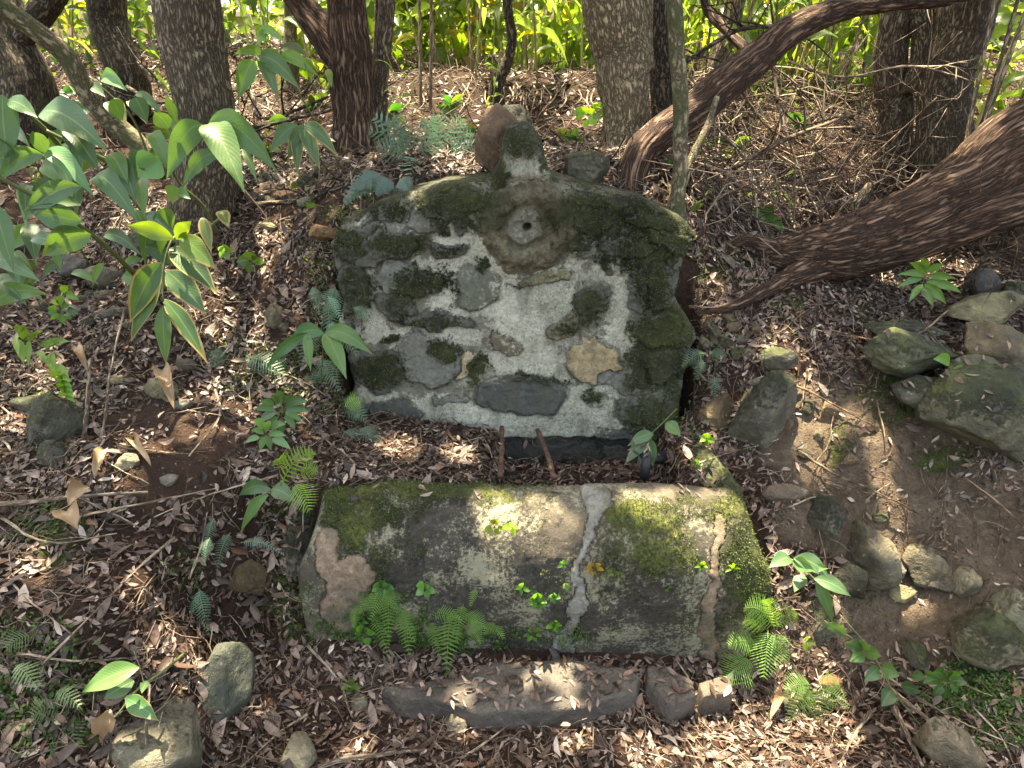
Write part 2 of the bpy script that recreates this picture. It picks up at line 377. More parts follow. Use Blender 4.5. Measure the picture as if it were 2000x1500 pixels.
def axis(lo, hi, step, far_lo, far_hi, g=1.09):
    a = [*np.arange(lo, hi, step)]; s = step
    while a[-1] < far_hi: s *= g; a.append(a[-1] + s)
    s = step
    while a[0] > far_lo: s *= g; a.insert(0, a[0] - s)
    return np.array(a)
gx = axis(-2.3, 2.3, .0125, -90, 90); gy = axis(.55, 3.0, .0115, -60, 130, 1.05)
X, Yg = np.meshgrid(gx, gy); Z = GZ(X, Yg)
P = np.stack([X, Yg, Z], -1).reshape(-1, 3)
nx, ny = len(gx), len(gy); i = (np.arange(ny - 1)[:, None] * nx + np.arange(nx - 1)[None]).ravel()
Fg = np.stack([i, i + 1, i + nx + 1, i + nx], -1)
qx, qy = proj(P); vis = (P[:, 1] > .5) & (P[:, 1] < 5)
bare = blobs(qx, qy, [(1700,860,190,110),(1850,1000,170,120),(1650,1010,120,60),(1900,1180,120,150),(1720,1240,160,70),(320,880,130,110),(1700,780,60,60),(470,1170,50,110,0,.8),(590,400,80,60,0,.6),(560,1300,60,80,0,.6)]) * vis
mossg = blobs(qx, qy, [(1740,790,55,50),(1720,760,50,30),(1850,900,60,30),(1440,520,60,35),(1540,600,35,25),(1900,1340,120,60),(100,770,80,35),(110,860,60,40),(120,1050,70,70),
    (130,1400,90,90),(40,1350,60,80),(560,1150,60,90),(1640,870,30,40),(1700,620,40,20),(1600,1160,70,40,0,.7),(1000,180,300,25,0,.4),(540,990,60,30,0,.7)]) * vis
n = NM('forest_soil'); p = n.pos(); f = n.noise(42, 7, .72, p); g = n.noise(9, 5, .62, p); h2 = n.noise(150, 4, .7, p)
c = n.ramp(n.ma('ADD', n.ma('MULTIPLY', f, .6), n.ma('MULTIPLY', g, .4)), [(.32, (.025, .014, .010)), (.5, (.060, .034, .023)), (.7, (.105, .065, .043))])
bc_ = n.ramp(n.ma('ADD', n.ma('MULTIPLY', f, .6), n.ma('MULTIPLY', g, .4)), [(.3, (.065, .046, .031)), (.5, (.150, .110, .077)), (.66, (.26, .20, .145))])
right = n.sst(n.sep(p)[0], .2, 1.1)
bare_c = n.mix(right, n.mix(.45, c, (.085, .050, .036)), bc_)
c = n.mix(n.sst(n.ma('ADD', n.attr('bare'), n.ma('MULTIPLY', n.ma('SUBTRACT', g, .5), .8)), .3, .55), c, bare_c)
mm = n.sst(n.ma('ADD', n.ma('MULTIPLY', n.attr('moss'), .75), n.ma('ADD', n.ma('MULTIPLY', n.ma('SUBTRACT', f, .5), 3.0), n.ma('MULTIPLY', n.ma('SUBTRACT', g, .5), 2.2))), .5, .8)
c = n.mix(mm, c, n.mix(f, (.035, .05, .015), (.13, .16, .04)))
hh = n.ma('ADD', n.ma('ADD', f, n.ma('MULTIPLY', h2, .35)), n.ma('MULTIPLY', mm, .3))
M['soil'] = n.fin(c, .92, n.bump(hh, .035, 1.0), .2)
me = mesh_np('ground', P, Fg, M['soil'], attrs={'bare': bare, 'moss': mossg}); link('ground', me, kind='structure')

# ------------------------------------------------------------------ fountain wall
OUT = np.array([(700,905),(668,800),(690,760),(672,700),(655,640),(668,590),(650,540),(640,480),(662,440),(730,398),(800,375),(860,358),(925,350),(958,346),(972,318),(980,285),(990,258),
    (1008,243),(1026,238),(1042,246),(1054,264),(1064,292),(1074,325),(1090,345),(1130,356),(1200,374),(1290,405),(1350,436),(1366,462),(1345,486),(1340,515),(1330,545),(1318,580),(1345,620),
    (1364,665),(1352,700),(1338,745),(1330,800),(1325,880),(1320,935)], float)
def wallP(px, py):                             # wall face point for a photo pixel: plane leaning back a little
    d = ray(px, py); t = (2.03 - 0.05 * (.5 - CAM_H)) / (d[..., 1] - .05 * d[..., 2])
    return np.array([0, 0, CAM_H]) + d * t[..., None]
OW = wallP(OUT[:, 0], OUT[:, 1])[:, [0, 2]]
# extra points and a little wobble so the outline is stone-like
Ow = []
for a, b in zip(OW, np.roll(OW, -1, 0)):
    for t in np.linspace(0, 1, 5)[:-1]: Ow.append(a + (b - a) * t)
Ow = np.array(Ow); Ow = Ow + .012 * np.stack([fbm(np.c_[Ow * 14, Ow[:, :1] * 0], 3, 1), fbm(np.c_[Ow * 14, Ow[:, :1] * 0 + 5], 3, 2)], -1)
def polydist(Q, poly):
    best = np.full(len(Q), 1e9); near = np.zeros_like(Q); inside = np.zeros(len(Q), bool)
    for a, b in zip(poly, np.roll(poly, -1, 0)):
        ab = b - a; t = np.clip(((Q - a) @ ab) / (ab @ ab + 1e-12), 0, 1); c = a + t[:, None] * ab; d = np.linalg.norm(Q - c, axis=1)
        k = d < best; best[k] = d[k]; near[k] = c[k]
        cr = (a[1] > Q[:, 1]) != (b[1] > Q[:, 1])
        xi = a[0] + (Q[:, 1] - a[1]) / (b[1] - a[1] + 1e-12) * (b[0] - a[0]); inside ^= cr & (Q[:, 0] < xi)
    return best, near, inside
st_ = .0042
ax = np.arange(OW[:, 0].min() - .02, OW[:, 0].max() + .02, st_); az = np.arange(OW[:, 1].min() - .02, OW[:, 1].max() + .02, st_)
GX, GZg = np.meshgrid(ax, az); Q = np.stack([GX.ravel(), GZg.ravel()], -1)
dist, near, ins = polydist(Q, Ow)
Ybase = 2.03 + .05 * (Q[:, 1] - .5)
qx, qy = proj(np.stack([Q[:, 0], Ybase, Q[:, 1]], -1))
wx = qx + 22 * fbm(np.c_[Q * 14, Q[:, :1] * 0], 4, 21, .62); wy = qy + 22 * fbm(np.c_[Q * 14, Q[:, :1] * 0 + 9], 4, 22, .62)
# (px, py, rx, ry, angle, height mm, tint)
G_, D_, T_, B_ = (.62, .62, .60), (.42, .42, .40), (1.25, .98, .66), (.30, .31, .32)
WST = [(738,487,82,30,-8,20,D_),(745,428,50,13,-22,14,D_),(700,458,48,13,-24,16,D_),(785,440,28,14,-20,12,G_),(880,490,38,16,2,12,D_),(833,432,36,32,20,14,G_),(904,436,15,22,0,12,B_),(775,600,42,34,15,22,D_),
    (690,565,42,48,0,26,D_),(800,545,62,32,14,18,G_),(934,563,44,40,8,17,(.50,.52,.46)),(852,628,68,17,4,18,D_),(1068,541,52,13,-9,12,(.8,.8,.55)),(1187,537,10,10,0,10,B_),(1165,490,46,22,-10,10,G_),(1118,632,48,17,-24,20,(.7,.6,.42)),
    (1152,588,38,32,0,14,D_),(1158,705,50,44,25,18,T_),(992,672,30,13,32,16,(.6,.5,.4)),(908,708,27,27,10,12,(1.5,1.25,.9)),(832,702,62,48,12,20,G_),(735,722,58,42,10,20,D_),(1022,775,84,38,2,18,B_),(888,780,36,11,-5,10,G_),
    (1296,560,38,42,0,22,D_),(1288,642,48,36,8,20,D_),(1305,712,52,34,0,22,D_),(1242,575,24,42,0,12,D_),(1232,482,62,22,-10,18,D_),(1312,468,48,22,12,24,D_),(1262,424,62,18,18,16,D_),(1155,425,42,34,0,14,D_),
    (1262,800,56,34,0,16,D_),(1210,745,40,20,15,8,G_),(768,800,56,22,8,16,B_),(880,400,60,24,-8,14,D_),(1180,392,70,16,12,12,D_),(1228,860,70,26,4,18,B_),(1120,893,52,26,0,24,B_),(1010,896,48,26,0,22,B_),(1310,780,20,50,0,14,D_),(1285,862,36,24,0,16,D_)]
sid = np.full(len(Q), -1); hs = np.zeros(len(Q)); edge = np.zeros(len(Q))
for k, (cx, cy, rx, ry, a, hm, _) in enumerate(WST):
    a = R(a); dx, dy = wx - cx, wy - cy; A = (dx * math.cos(a) + dy * math.sin(a)) / rx; B = (-dx * math.sin(a) + dy * math.cos(a)) / ry
    d = (np.abs(A) ** 2.6 + np.abs(B) ** 2.6) ** (1 / 2.6)
    u = d < 1; sid[u] = k; hs[u] = hm * .0008 * np.clip((1 - d[u]) / .14, 0, 1) ** .6
    edge = np.maximum(edge, np.exp(-((d - 1.03) / .05) ** 2) * min(1, hm / 16))
cr = np.hypot((qx - 1030) , (qy - 440) * 1.0); med = cr < 92
hs[med] = 0; edge[med] = 0; sid[med] = -2
crn = np.hypot(wx - 1030, wy - 440)
md = sstep(92, 70, crn) * .016 + np.exp(-((crn - 62) / 11) ** 2) * .010 - np.exp(-((crn - 44) / 6) ** 2) * .006
disc = np.hypot((wx - 1029) / 30, (wy - 439) / 36); md = md + sstep(1.05, .85, disc) * .010 - sstep(.28, .16, np.hypot((qx - 1029) / 30, (qy - 438) / 30)) * .05
P3 = np.c_[Q, Q[:, :1] * 0]
lowf = fbm(P3 * 4, 3, 31); mf = fbm(P3 * 24, 4, 33); ff = fbm(P3 * 90, 3, 35)
WH = [(1032,330,50,28,0,1.3),(800,440,45,28),(880,445,60,28),(770,522,50,12),(870,520,70,16),(905,515,50,40),(930,455,26,60),(960,515,50,14),(1050,532,95,15),(1130,500,26,22),(858,565,24,42),(935,605,55,14),
    (1040,595,95,60),(1035,655,75,45),(985,540,30,50),(1180,565,55,30),(1205,545,40,40),(1208,600,22,42),(1218,665,36,30),(1110,655,55,16),(1140,668,40,14),(880,655,80,12),(800,655,50,14),(772,700,20,44),(1020,705,120,28),
    (950,740,50,24),(1095,722,55,24),(1160,765,85,18),(860,800,80,30),(900,825,110,35),(840,838,60,25),(1000,832,200,28),(1130,805,70,32),(1175,835,60,22),(725,770,50,14),(735,600,40,36),(745,555,44,16),(728,650,35,14),
    (760,800,40,14,0,.7),(1245,535,30,20),(1330,640,20,60,0,.5),(1345,500,20,20,0,.7),(700,430,40,16,-20,.6),(720,690,30,12,0,.7),(1160,490,40,20,0,.75),(1029,439,24,32,0,.5),(1120,560,40,50,0,.5)]
MO = [(870,392,75,36),(930,405,50,40),(862,432,24,24),(755,405,50,22),(782,480,60,24),(880,490,34,12,0,.8),(675,478,36,32),(830,545,60,30,10,.9),(780,600,30,28,0,.8),(840,630,70,14,0,.8),(745,720,58,34,0,.9),
    (865,680,24,18),(935,712,22,30),(1190,415,140,50),(1290,455,80,60),(1260,500,80,50),(1270,550,40,60),(1300,640,60,60),(1290,710,70,60),(1242,650,16,40,0,.7),(1160,777,20,18),(1275,820,60,60,0,.9),(1010,272,40,36),
    (1060,300,16,40),(975,330,22,30),(700,560,50,50,0,.8),(1150,600,36,44),(1115,635,30,14),(1060,741,80,10,0,.7),(930,745,14,20),(800,560,30,30),(1035,400,110,30,0,.55),(980,400,40,50,0,.7),(1120,460,50,50,0,.7),
    (1310,770,30,60,0,.8),(700,800,40,30,0,.5),(940,520,14,16),(1010,545,20,8,0,.6),(1060,545,50,10,0,.55),(760,660,16,10),(1345,455,30,30),(680,640,30,60,0,.6),(1180,520,14,20),(1030,740,40,14,0,.7)]
white = blobs(wx, wy, WH); mossw = blobs(wx, wy, MO)
mossw = np.maximum(mossw, .95 * sstep(.035, .0, dist) * sstep(.9, 1.0, Q[:, 1]))
brown = sstep(104, 82, crn) * sstep(.92, 1.08, disc)
white = np.where(sid >= 0, white * .42, white) * (1 - .75 * brown)
mm = sstep(.45, .7, mossw + .25 * mf)
H = hs + md + lowf * .008 + mf * .0055 + ff * .0022 - edge * .0075 * (fbm(P3 * 9, 2, 44) > -.1) + mm * (.004 + .005 * np.abs(fbm(P3 * 70, 3, 41)))
H += sstep(92, 40, np.abs(wx - 1025)) * sstep(372, 330, qy) * .045 + .02 * sstep(140, 60, crn)
low = sstep(852, 864, qy + 8 * mf) * sstep(940, 985, qx); H -= low * .045
r0 = .05; e = np.clip(1 - dist / r0, 0, 1); rec = r0 * (1 - np.sqrt(np.maximum(0, 1 - e ** 2)))
Pw = np.stack([Q[:, 0], Ybase - H + rec, Q[:, 1]], -1)
nxw, nzw = len(ax), len(az); i = (np.arange(nzw - 1)[:, None] * nxw + np.arange(nxw - 1)[None]).ravel()
Fw = np.stack([i, i + 1, i + nxw + 1, i + nxw], -1)
Fw = Fw[ins[Fw].any(1)]
out = ~ins; Pw[out, 0] = near[out, 0]; Pw[out, 2] = near[out, 1]; Pw[out, 1] = Ybase[out] + r0
def wall_mat(name, stone):
    n = NM(name); p = n.obj(); fine = n.noise(95, 9, .82, p); mid = n.noise(38, 7, .7, p); big = n.noise(7, 5, .6, p); sp = n.noise(190, 3, .8, p)
    ed = n.ma('ADD', n.ma('MULTIPLY', n.ma('SUBTRACT', fine, .5), 3.6), n.ma('ADD', n.ma('MULTIPLY', n.ma('SUBTRACT', mid, .5), 3.2), n.ma('MULTIPLY', n.ma('SUBTRACT', big, .5), 1.6)))
    if stone: base = n.mix(1, n.ramp(mid, [(.3, (.17, .17, .15)), (.55, (.29, .285, .25)), (.75, (.40, .39, .34))]), n.oinfo('Color'), 'MULTIPLY')
    else: base = n.ramp(mid, [(.3, (.105, .10, .078)), (.55, (.19, .18, .14)), (.75, (.28, .27, .215))])
    base = n.mix(n.attr('brown'), base, n.ramp(n.ma('ADD', n.ma('MULTIPLY', fine, .6), n.ma('MULTIPLY', mid, .4)), [(.38, (.050, .040, .028)), (.5, (.125, .104, .068)), (.6, (.30, .275, .17))]))
    wm = n.sst(n.ma('ADD', n.attr('white'), n.ma('MULTIPLY', ed, .5)), .46, .74)
    wc = n.ramp(n.ma('ADD', n.ma('MULTIPLY', big, .25), n.ma('ADD', n.ma('MULTIPLY', fine, .5), n.ma('MULTIPLY', sp, .25))), [(.38, (.10, .098, .070)), (.45, (.27, .262, .20)), (.53, (.46, .445, .36)), (.62, (.64, .62, .49))])
    c = n.mix(wm, base, wc)
    mo = n.sst(n.ma('ADD', n.ma('MULTIPLY', n.attr('moss'), .86), n.ma('MULTIPLY', ed, .62)), .50, .80)
    c = n.mix(mo, c, n.mix(1, moss_col(n, p, fine), (.80, .76, .86), 'MULTIPLY'))
    sk = n.ma('MULTIPLY', n.sst(sp, .56, .66), n.ma('SUBTRACT', 1, n.ma('MULTIPLY', mo, .7)))
    c = n.mix(n.ma('MULTIPLY', sk, .8), c, (.05, .05, .03)); st2 = n.noise(11, 6, .7, n.vmul(p, (1, 1, .35))); c = n.mix(n.ma('MULTIPLY', n.sst(st2, .47, .66), .6), c, (.085, .080, .055))
    c = n.mix(n.ma('MULTIPLY', n.attr('darken'), .75), c, (.035, .03, .022))
    h = n.ma('ADD', n.ma('ADD', mid, n.ma('MULTIPLY', fine, .5)), n.ma('MULTIPLY', mo, n.ma('MULTIPLY', sp, .5)))
    return n.fin(c, .9, n.bump(h, .008, 1.0), .2)
M['wall_render'] = wall_mat('lime_mortar_with_lichen', False); M['wall_stone'] = wall_mat('wall_stone_with_lichen', True)
def submesh(name, Pv, F, mat, attrs, back=None):
    u, inv = np.unique(F.ravel(), return_inverse=True); f2 = inv.reshape(F.shape).astype(np.int32); V = Pv[u]; A = {k: a[u] for k, a in attrs.items()}
    fs = [f2]
    if back is not None:                      # close the shell: border edges drop back, giving the piece its depth
        E = np.vstack([f2[:, [0, 1]], f2[:, [1, 2]], f2[:, [2, 3]], f2[:, [3, 0]]]); key = np.sort(E, 1); kk = key[:, 0].astype(np.int64) * len(u) + key[:, 1]
        _, idx, cnt = np.unique(kk, return_index=True, return_counts=True); BE = E[idx[cnt == 1]]
        bu = np.unique(BE); mp = np.full(len(u), -1); mp[bu] = np.arange(len(bu)) + len(V)
        V = np.vstack([V, V[bu] + np.asarray(back)]); A = {k: np.concatenate([a, a[bu]]) for k, a in A.items()}
        fs.append(np.stack([BE[:, 1], BE[:, 0], mp[BE[:, 0]], mp[BE[:, 1]]], -1).astype(np.int32))
    return mesh_np(name, V, fs, mat, attrs=A)
WA = {'white': white, 'moss': mossw, 'brown': brown, 'darken': np.clip(low * .45 + edge * .62 * (1 - mm) + .4 * sstep(.40, .28, Q[:, 1]), 0, 1)}  # last mask: darker round the stones, in the recessed foot and toward the base
ft = sid[Fw]; ft = np.where((ft == ft[:, :1]).all(1), ft[:, 0], -1)
wall = thing('fountain_wall', 'mossy whitewashed stone wall with rounded pinnacle and round medallion above the trough', 'fountain', (0, 2.05, .5))
def wpart(nm, me, **k):
    o = link(nm, me, wall, **k); o.location = (0, -2.05, -.5); return o
wpart('mortar', submesh('mortar', Pw, Fw[ft == -1], M['wall_render'], WA, (0, .16, 0)))
med_o = wpart('medallion', submesh('medallion', Pw, Fw[ft == -2], M['wall_render'], WA, (0, .1, 0)), label='round carved boss with a pale centre')
for k in range(len(WST)):
    f = Fw[ft == k]
    if len(f) > 30: wpart('stone', submesh('stone', Pw, f, M['wall_stone'], WA, (0, .06, 0)), color=(*WST[k][6], 1))
V, F, _ = tube(np.array([pt(1029, 438, 2.045), pt(1029, 438, 2.012)]), [.0085, .0085], 14, cap=False)
V2, F2, _ = tube(np.array([pt(1029, 438, 2.012), pt(1029, 438, 2.045)]), [.0060, .0060], 14, cap=False)
V, F, _ = join_parts([(V, F, V), (V2, F2, V2)]); link('spout', mesh_np('spout', V, F, M['spout']), med_o)
# solid body of the wall behind its face
c_in = Ow.mean(0); Ob = c_in + (Ow - c_in) * .985; m_ = len(Ob)
Vb = np.vstack([np.c_[Ob[:, 0], np.full(m_, 2.13), Ob[:, 1]], np.c_[Ob[:, 0] * .99, np.full(m_, 2.27), Ob[:, 1] - .015]])
k = np.arange(m_); k2 = (k + 1) % m_
me = bpy.data.meshes.new('wall_core'); me.from_pydata(Vb.tolist(), [], [[int(a), int(b), int(b + m_), int(a + m_)] for a, b in zip(k, k2)] + [list(range(m_ * 2 - 1, m_ - 1, -1))])
me.materials.append(M['rock_mossy']); wpart('back_masonry', me)

# ------------------------------------------------------------------ trough
xL, xR = -.655, .80
us = np.arange(xL, xR + .001, .0048); prof = np.array([(1.392, -.06), (1.378, .05), (1.366, .15), (1.364, .25), (1.374, .34), (1.396, .410), (1.432, .465), (1.482, .501), (1.54, .516), (1.585, .508), (1.606, .485), (1.612, .44), (1.614, .36)])
nv = 170; PR = catmull(prof, nv); U, Vv = np.meshgrid(us, np.arange(nv)); U = U.ravel(); vi = Vv.ravel()
yy, zz = PR[vi, 0], PR[vi, 1]; xc = (xL + xR) / 2; hw = (xR - xL) / 2; s = (U - xc) / hw
ee = np.clip((np.abs(s) - .86) / .14, 0, 1); ee = np.where(s > 0, ee, np.clip((np.abs(s) - .94) / .06, 0, 1)); rr = (1 - np.sqrt(np.maximum(0, 1 - ee ** 2))) * np.where(s > 0, 1.0, .55)
frontw = sstep(1.60, 1.50, yy)
xx = U + np.where(s < 0, 1, -1) * sstep(.30, .50, zz) * .06 * np.clip((np.abs(s) - .55) / .45, 0, 1)
y2 = yy + .13 * rr * frontw; z2 = np.where(zz > .2, .2 + (zz - .2) * (1 - .55 * rr), zz)
Pt = np.stack([xx, y2, z2], -1); Nn = np.gradient(PR, axis=0); Nn = nrm(np.stack([-Nn[:, 1], Nn[:, 0]], -1))[vi]
q1, q2 = proj(Pt); wq1 = q1 + 26 * fbm(Pt * 13, 5, 51, .6); wq2 = q2 + 26 * fbm(Pt * 13 + 7, 5, 52, .6)
def seam(cx, w): return np.clip(1.25 - np.abs(wq1 - cx) / w, 0, 1)
t_ = sstep(1000, 1250, q2)
sA = seam(1152 - 38 * t_ + 12 * np.sin(q2 / 30), 8 + 6 * np.abs(np.sin(q2 / 43)) + 14 * sstep(1200, 1260, q2) + 16 * sstep(1010, 985, q2)); sB = seam(1405 - 22 * t_, 10 + 9 * t_) * sstep(985, 1020, q2)
sC = np.clip(blobs(wq1, wq2, [(640,1095,20,60),(690,1130,36,36),(668,1195,40,34)]) * 1.1, 0, 1)
mort = np.maximum(np.maximum(sA, sB), sC); isM = mort > .5
piece = np.where(isM, np.where(sC > .5, 5, np.where(q1 < 1280, 3, 4)), np.where(q1 < 1130 - 38 * t_ + 20, 0, np.where(q1 < 1395 - 15 * t_, 1, 2)))
gap = np.exp(-((mort - .42) / .12) ** 2)
TM = [(800,960,130,28),(720,1000,80,36),(880,950,80,25,0,.7),(680,1030,30,50),(660,1000,30,60),(760,990,100,30,0,.8),(1280,1060,80,50,0,.8),(1250,1010,90,40),(1200,1060,50,60,0,.8),(1460,1080,46,120),(1440,1000,60,50,0,.9),
    (1480,1200,30,80),(1300,1090,70,40,0,.8),(1330,1180,60,60,0,.5),(900,1180,120,60,0,.35),(1080,1090,60,60,0,.45),(1240,1130,60,60,0,.5),(780,1060,60,60,0,.6),(700,1050,16,30),(740,1090,28,40,0,.8),(1180,1130,20,60,0,.7),(1230,1010,40,30),(960,960,60,30,0,.8),(1040,960,60,30,0,.6),(1290,1000,120,30,0,.7),(1420,1130,30,120,0,.6),(1000,1040,120,50,0,.38),(1100,1240,200,30,0,.4)]
TD = [(860,1100,230,110),(1270,1170,120,110),(760,1060,50,50),(1100,1150,100,90,0,.8),(800,1240,120,60,0,.9),(1000,1250,120,50,0,.8),(1350,1050,40,80,0,.6)]
TY = [(700,1030,26,40),(990,960,60,24),(1290,1050,70,40),(1210,985,80,30),(1410,990,60,30,0,.7),(760,960,90,16,0,.7)]
mossT = blobs(wq1, wq2, TM) * .86; darkT = blobs(wq1, wq2, TD); yel = blobs(wq1, wq2, TY)
mt = sstep(.45, .75, mossT + .3 * fbm(Pt * 22, 3, 56)) * (1 - isM)
Ht = fbm(Pt * 3.0, 3, 61) * .030 + fbm(Pt * 20, 4, 62) * .006 + fbm(Pt * 85, 3, 63) * .0016 - gap * .007 + np.where(isM, .003 + .004 * fbm(Pt * 45, 3, 65), 0) + mt * (.005 + .006 * np.abs(fbm(Pt * 60, 3, 66)))
Pt[:, 1] += Nn[:, 0] * Ht; Pt[:, 2] += Nn[:, 1] * Ht
Pt[:, 0] += .01 * fbm(Pt * 8, 2, 67) * (np.abs(s) > .97)
nu = len(us); i = (np.arange(nv - 1)[:, None] * nu + np.arange(nu - 1)[None]).ravel(); Ftq = np.stack([i, i + 1, i + nu + 1, i + nu], -1)
def trough_mat(name, mode):
    n = NM(name); p = n.obj(); fine = n.noise(88, 9, .82, p); mid = n.noise(34, 7, .72, p); big = n.noise(7, 5, .6, p); sp = n.noise(95, 8, .8, p)
    ed = n.ma('ADD', n.ma('MULTIPLY', n.ma('SUBTRACT', fine, .5), 3.4), n.ma('ADD', n.ma('MULTIPLY', n.ma('SUBTRACT', mid, .5), 3.2), n.ma('MULTIPLY', n.ma('SUBTRACT', big, .5), 2.0)))
    if mode == 'stone':
        base = n.ramp(n.ma('ADD', n.ma('MULTIPLY', mid, .5), n.ma('MULTIPLY', fine, .5)), [(.36, (.055, .046, .034)), (.5, (.125, .104, .075)), (.62, (.24, .20, .145))])
        dk = n.sst(n.ma('ADD', n.attr('dark'), n.ma('MULTIPLY', ed, .55)), .15, .7)
        base = n.mix(n.ma('MULTIPLY', dk, .92), base, n.ramp(mid, [(.35, (.022, .020, .018)), (.65, (.075, .066, .056))]))
        lc = n.sst(n.ma('ADD', n.ma('MULTIPLY', sp, .8), n.ma('MULTIPLY', n.noise(5, 6, .7, p), .9)), .84, .96)
        base = n.mix(n.ma('MULTIPLY', lc, .75), base, n.mix(mid, (.20, .19, .11), (.50, .46, .33)))
    elif mode == 'mortar': base = n.ramp(n.ma('ADD', n.ma('MULTIPLY', mid, .6), n.ma('MULTIPLY', fine, .4)), [(.36, (.11, .10, .085)), (.5, (.25, .235, .20)), (.64, (.42, .40, .36))])
    else: base = n.ramp(n.ma('ADD', n.ma('MULTIPLY', mid, .6), n.ma('MULTIPLY', fine, .4)), [(.36, (.11, .08, .055)), (.5, (.26, .185, .125)), (.62, (.38, .31, .25))])
    if mode != 'stone':
        ov = n.sst(n.ma('ADD', n.ma('MULTIPLY', big, .55), n.ma('MULTIPLY', mid, .45)), .50, .58); base = n.mix(n.ma('MULTIPLY', ov, .8), base, n.mix(fine, (.05, .048, .035), (.16, .14, .10)))
    mo = n.sst(n.ma('ADD', n.attr('moss'), n.ma('MULTIPLY', ed, .6 if mode == 'stone' else .4)), .5, .85)
    if mode != 'stone': mo = n.ma('MULTIPLY', mo, .4)
    mc = n.mix(n.attr('yellow'), moss_col(n, p, fine), n.mix(fine, (.075, .090, .022), (.20, .21, .055)))
    c = n.mix(mo, base, mc)
    h = n.ma('ADD', n.ma('ADD', mid, n.ma('MULTIPLY', fine, .6)), n.ma('MULTIPLY', mo, n.ma('MULTIPLY', sp, .6)))
    return n.fin(c, .88, n.bump(h, .009, 1.0), .25)
for a, b in (('stone', 'trough_stone_weathered'), ('mortar', 'trough_mortar'), ('tan', 'trough_tan_patch')): M['t_' + a] = trough_mat(b, a)
TA = {'moss': mossT, 'dark': darkT, 'yellow': yel}
trough = thing('stone_trough', 'broad weathered stone trough with mossy rounded rim and pale mortar seams', 'trough', (0, 1.5, 0))
fp = piece[Ftq]; fp = np.where((fp == fp[:, :1]).all(1), fp[:, 0], np.where((fp == 3).any(1), 3, np.where((fp == 4).any(1), 4, np.where((fp == 5).any(1), 5, fp[:, 0]))))
for k, nm, mt_, lb in ((0, 'stone', 't_stone', None), (1, 'stone', 't_stone', None), (2, 'stone', 't_stone', None), (3, 'mortar_seam', 't_mortar', None), (4, 'mortar_seam', 't_tan', 'rust stained seam'), (5, 'mortar_patch', 't_tan', 'flaked orange patch at the corner')):
    f = Ftq[fp == k]
    o = link(nm, submesh(nm, Pt, f, M[mt_], TA, (0, .03, -.02)), trough, label=lb); o.location = (0, -1.5, 0)
def rock_mesh(name, rx, ry, rz, seed, mat, sub=5, flat=.25, rough=1.0):
    """irregular boulder: clipped by random planes, then weathered"""
    r_ = np.random.default_rng(seed); import bmesh
    bm = bmesh.new(); bmesh.ops.create_icosphere(bm, subdivisions=sub, radius=1)
    V = np.array([v.co[:] for v in bm.verts]); F = np.array([[v.index for v in f.verts] for f in bm.faces]); bm.free()
    pn = nrm(r_.normal(size=(15, 3))); pd = r_.uniform(.58, .90, 15)
    rad = np.ones(len(V))
    for a, d in zip(pn, pd):
        c = V @ a; rad = np.where(c > 1e-3, np.minimum(rad, d / np.maximum(c, 1e-3)), rad)
    rad = rad * (1 + rough * (.12 * fbm(V * 1.6 + seed, 3, seed) + .075 * fbm(V * 5 + seed, 5, seed + 1, .6) - .05 * np.abs(fbm(V * 3 + seed, 3, seed + 2))))
    V = V * rad[:, None] * np.array([rx, ry, rz])
    return mesh_np(name, V, F, mat)
def rot(o, rx=0, ry=0, rz=0): o.rotation_euler = (R(rx), R(ry), R(rz)); return o
# side arm of the trough going back to the wall, and the mossy stone closing its left end
def tpart(nm, seed, c, dims, mat, rz=0, label=None):
    o = link(nm, rock_mesh(nm, *dims, seed, M[mat], 5), trough, label=label); o.location = np.array(c) - np.array([0, 1.5, 0]); o.rotation_euler[2] = R(rz); return o
tpart('side_stone', 3, (.685, 1.80, .375), (.085, .26, .14), 'rock_mossy', 8, 'mossy kerb stone running back to the wall')
tpart('side_stone', 5, (-.72, 1.60, .20), (.13, .17, .30), 'rock_mossy', 0, 'dark mossy stone closing the left end')
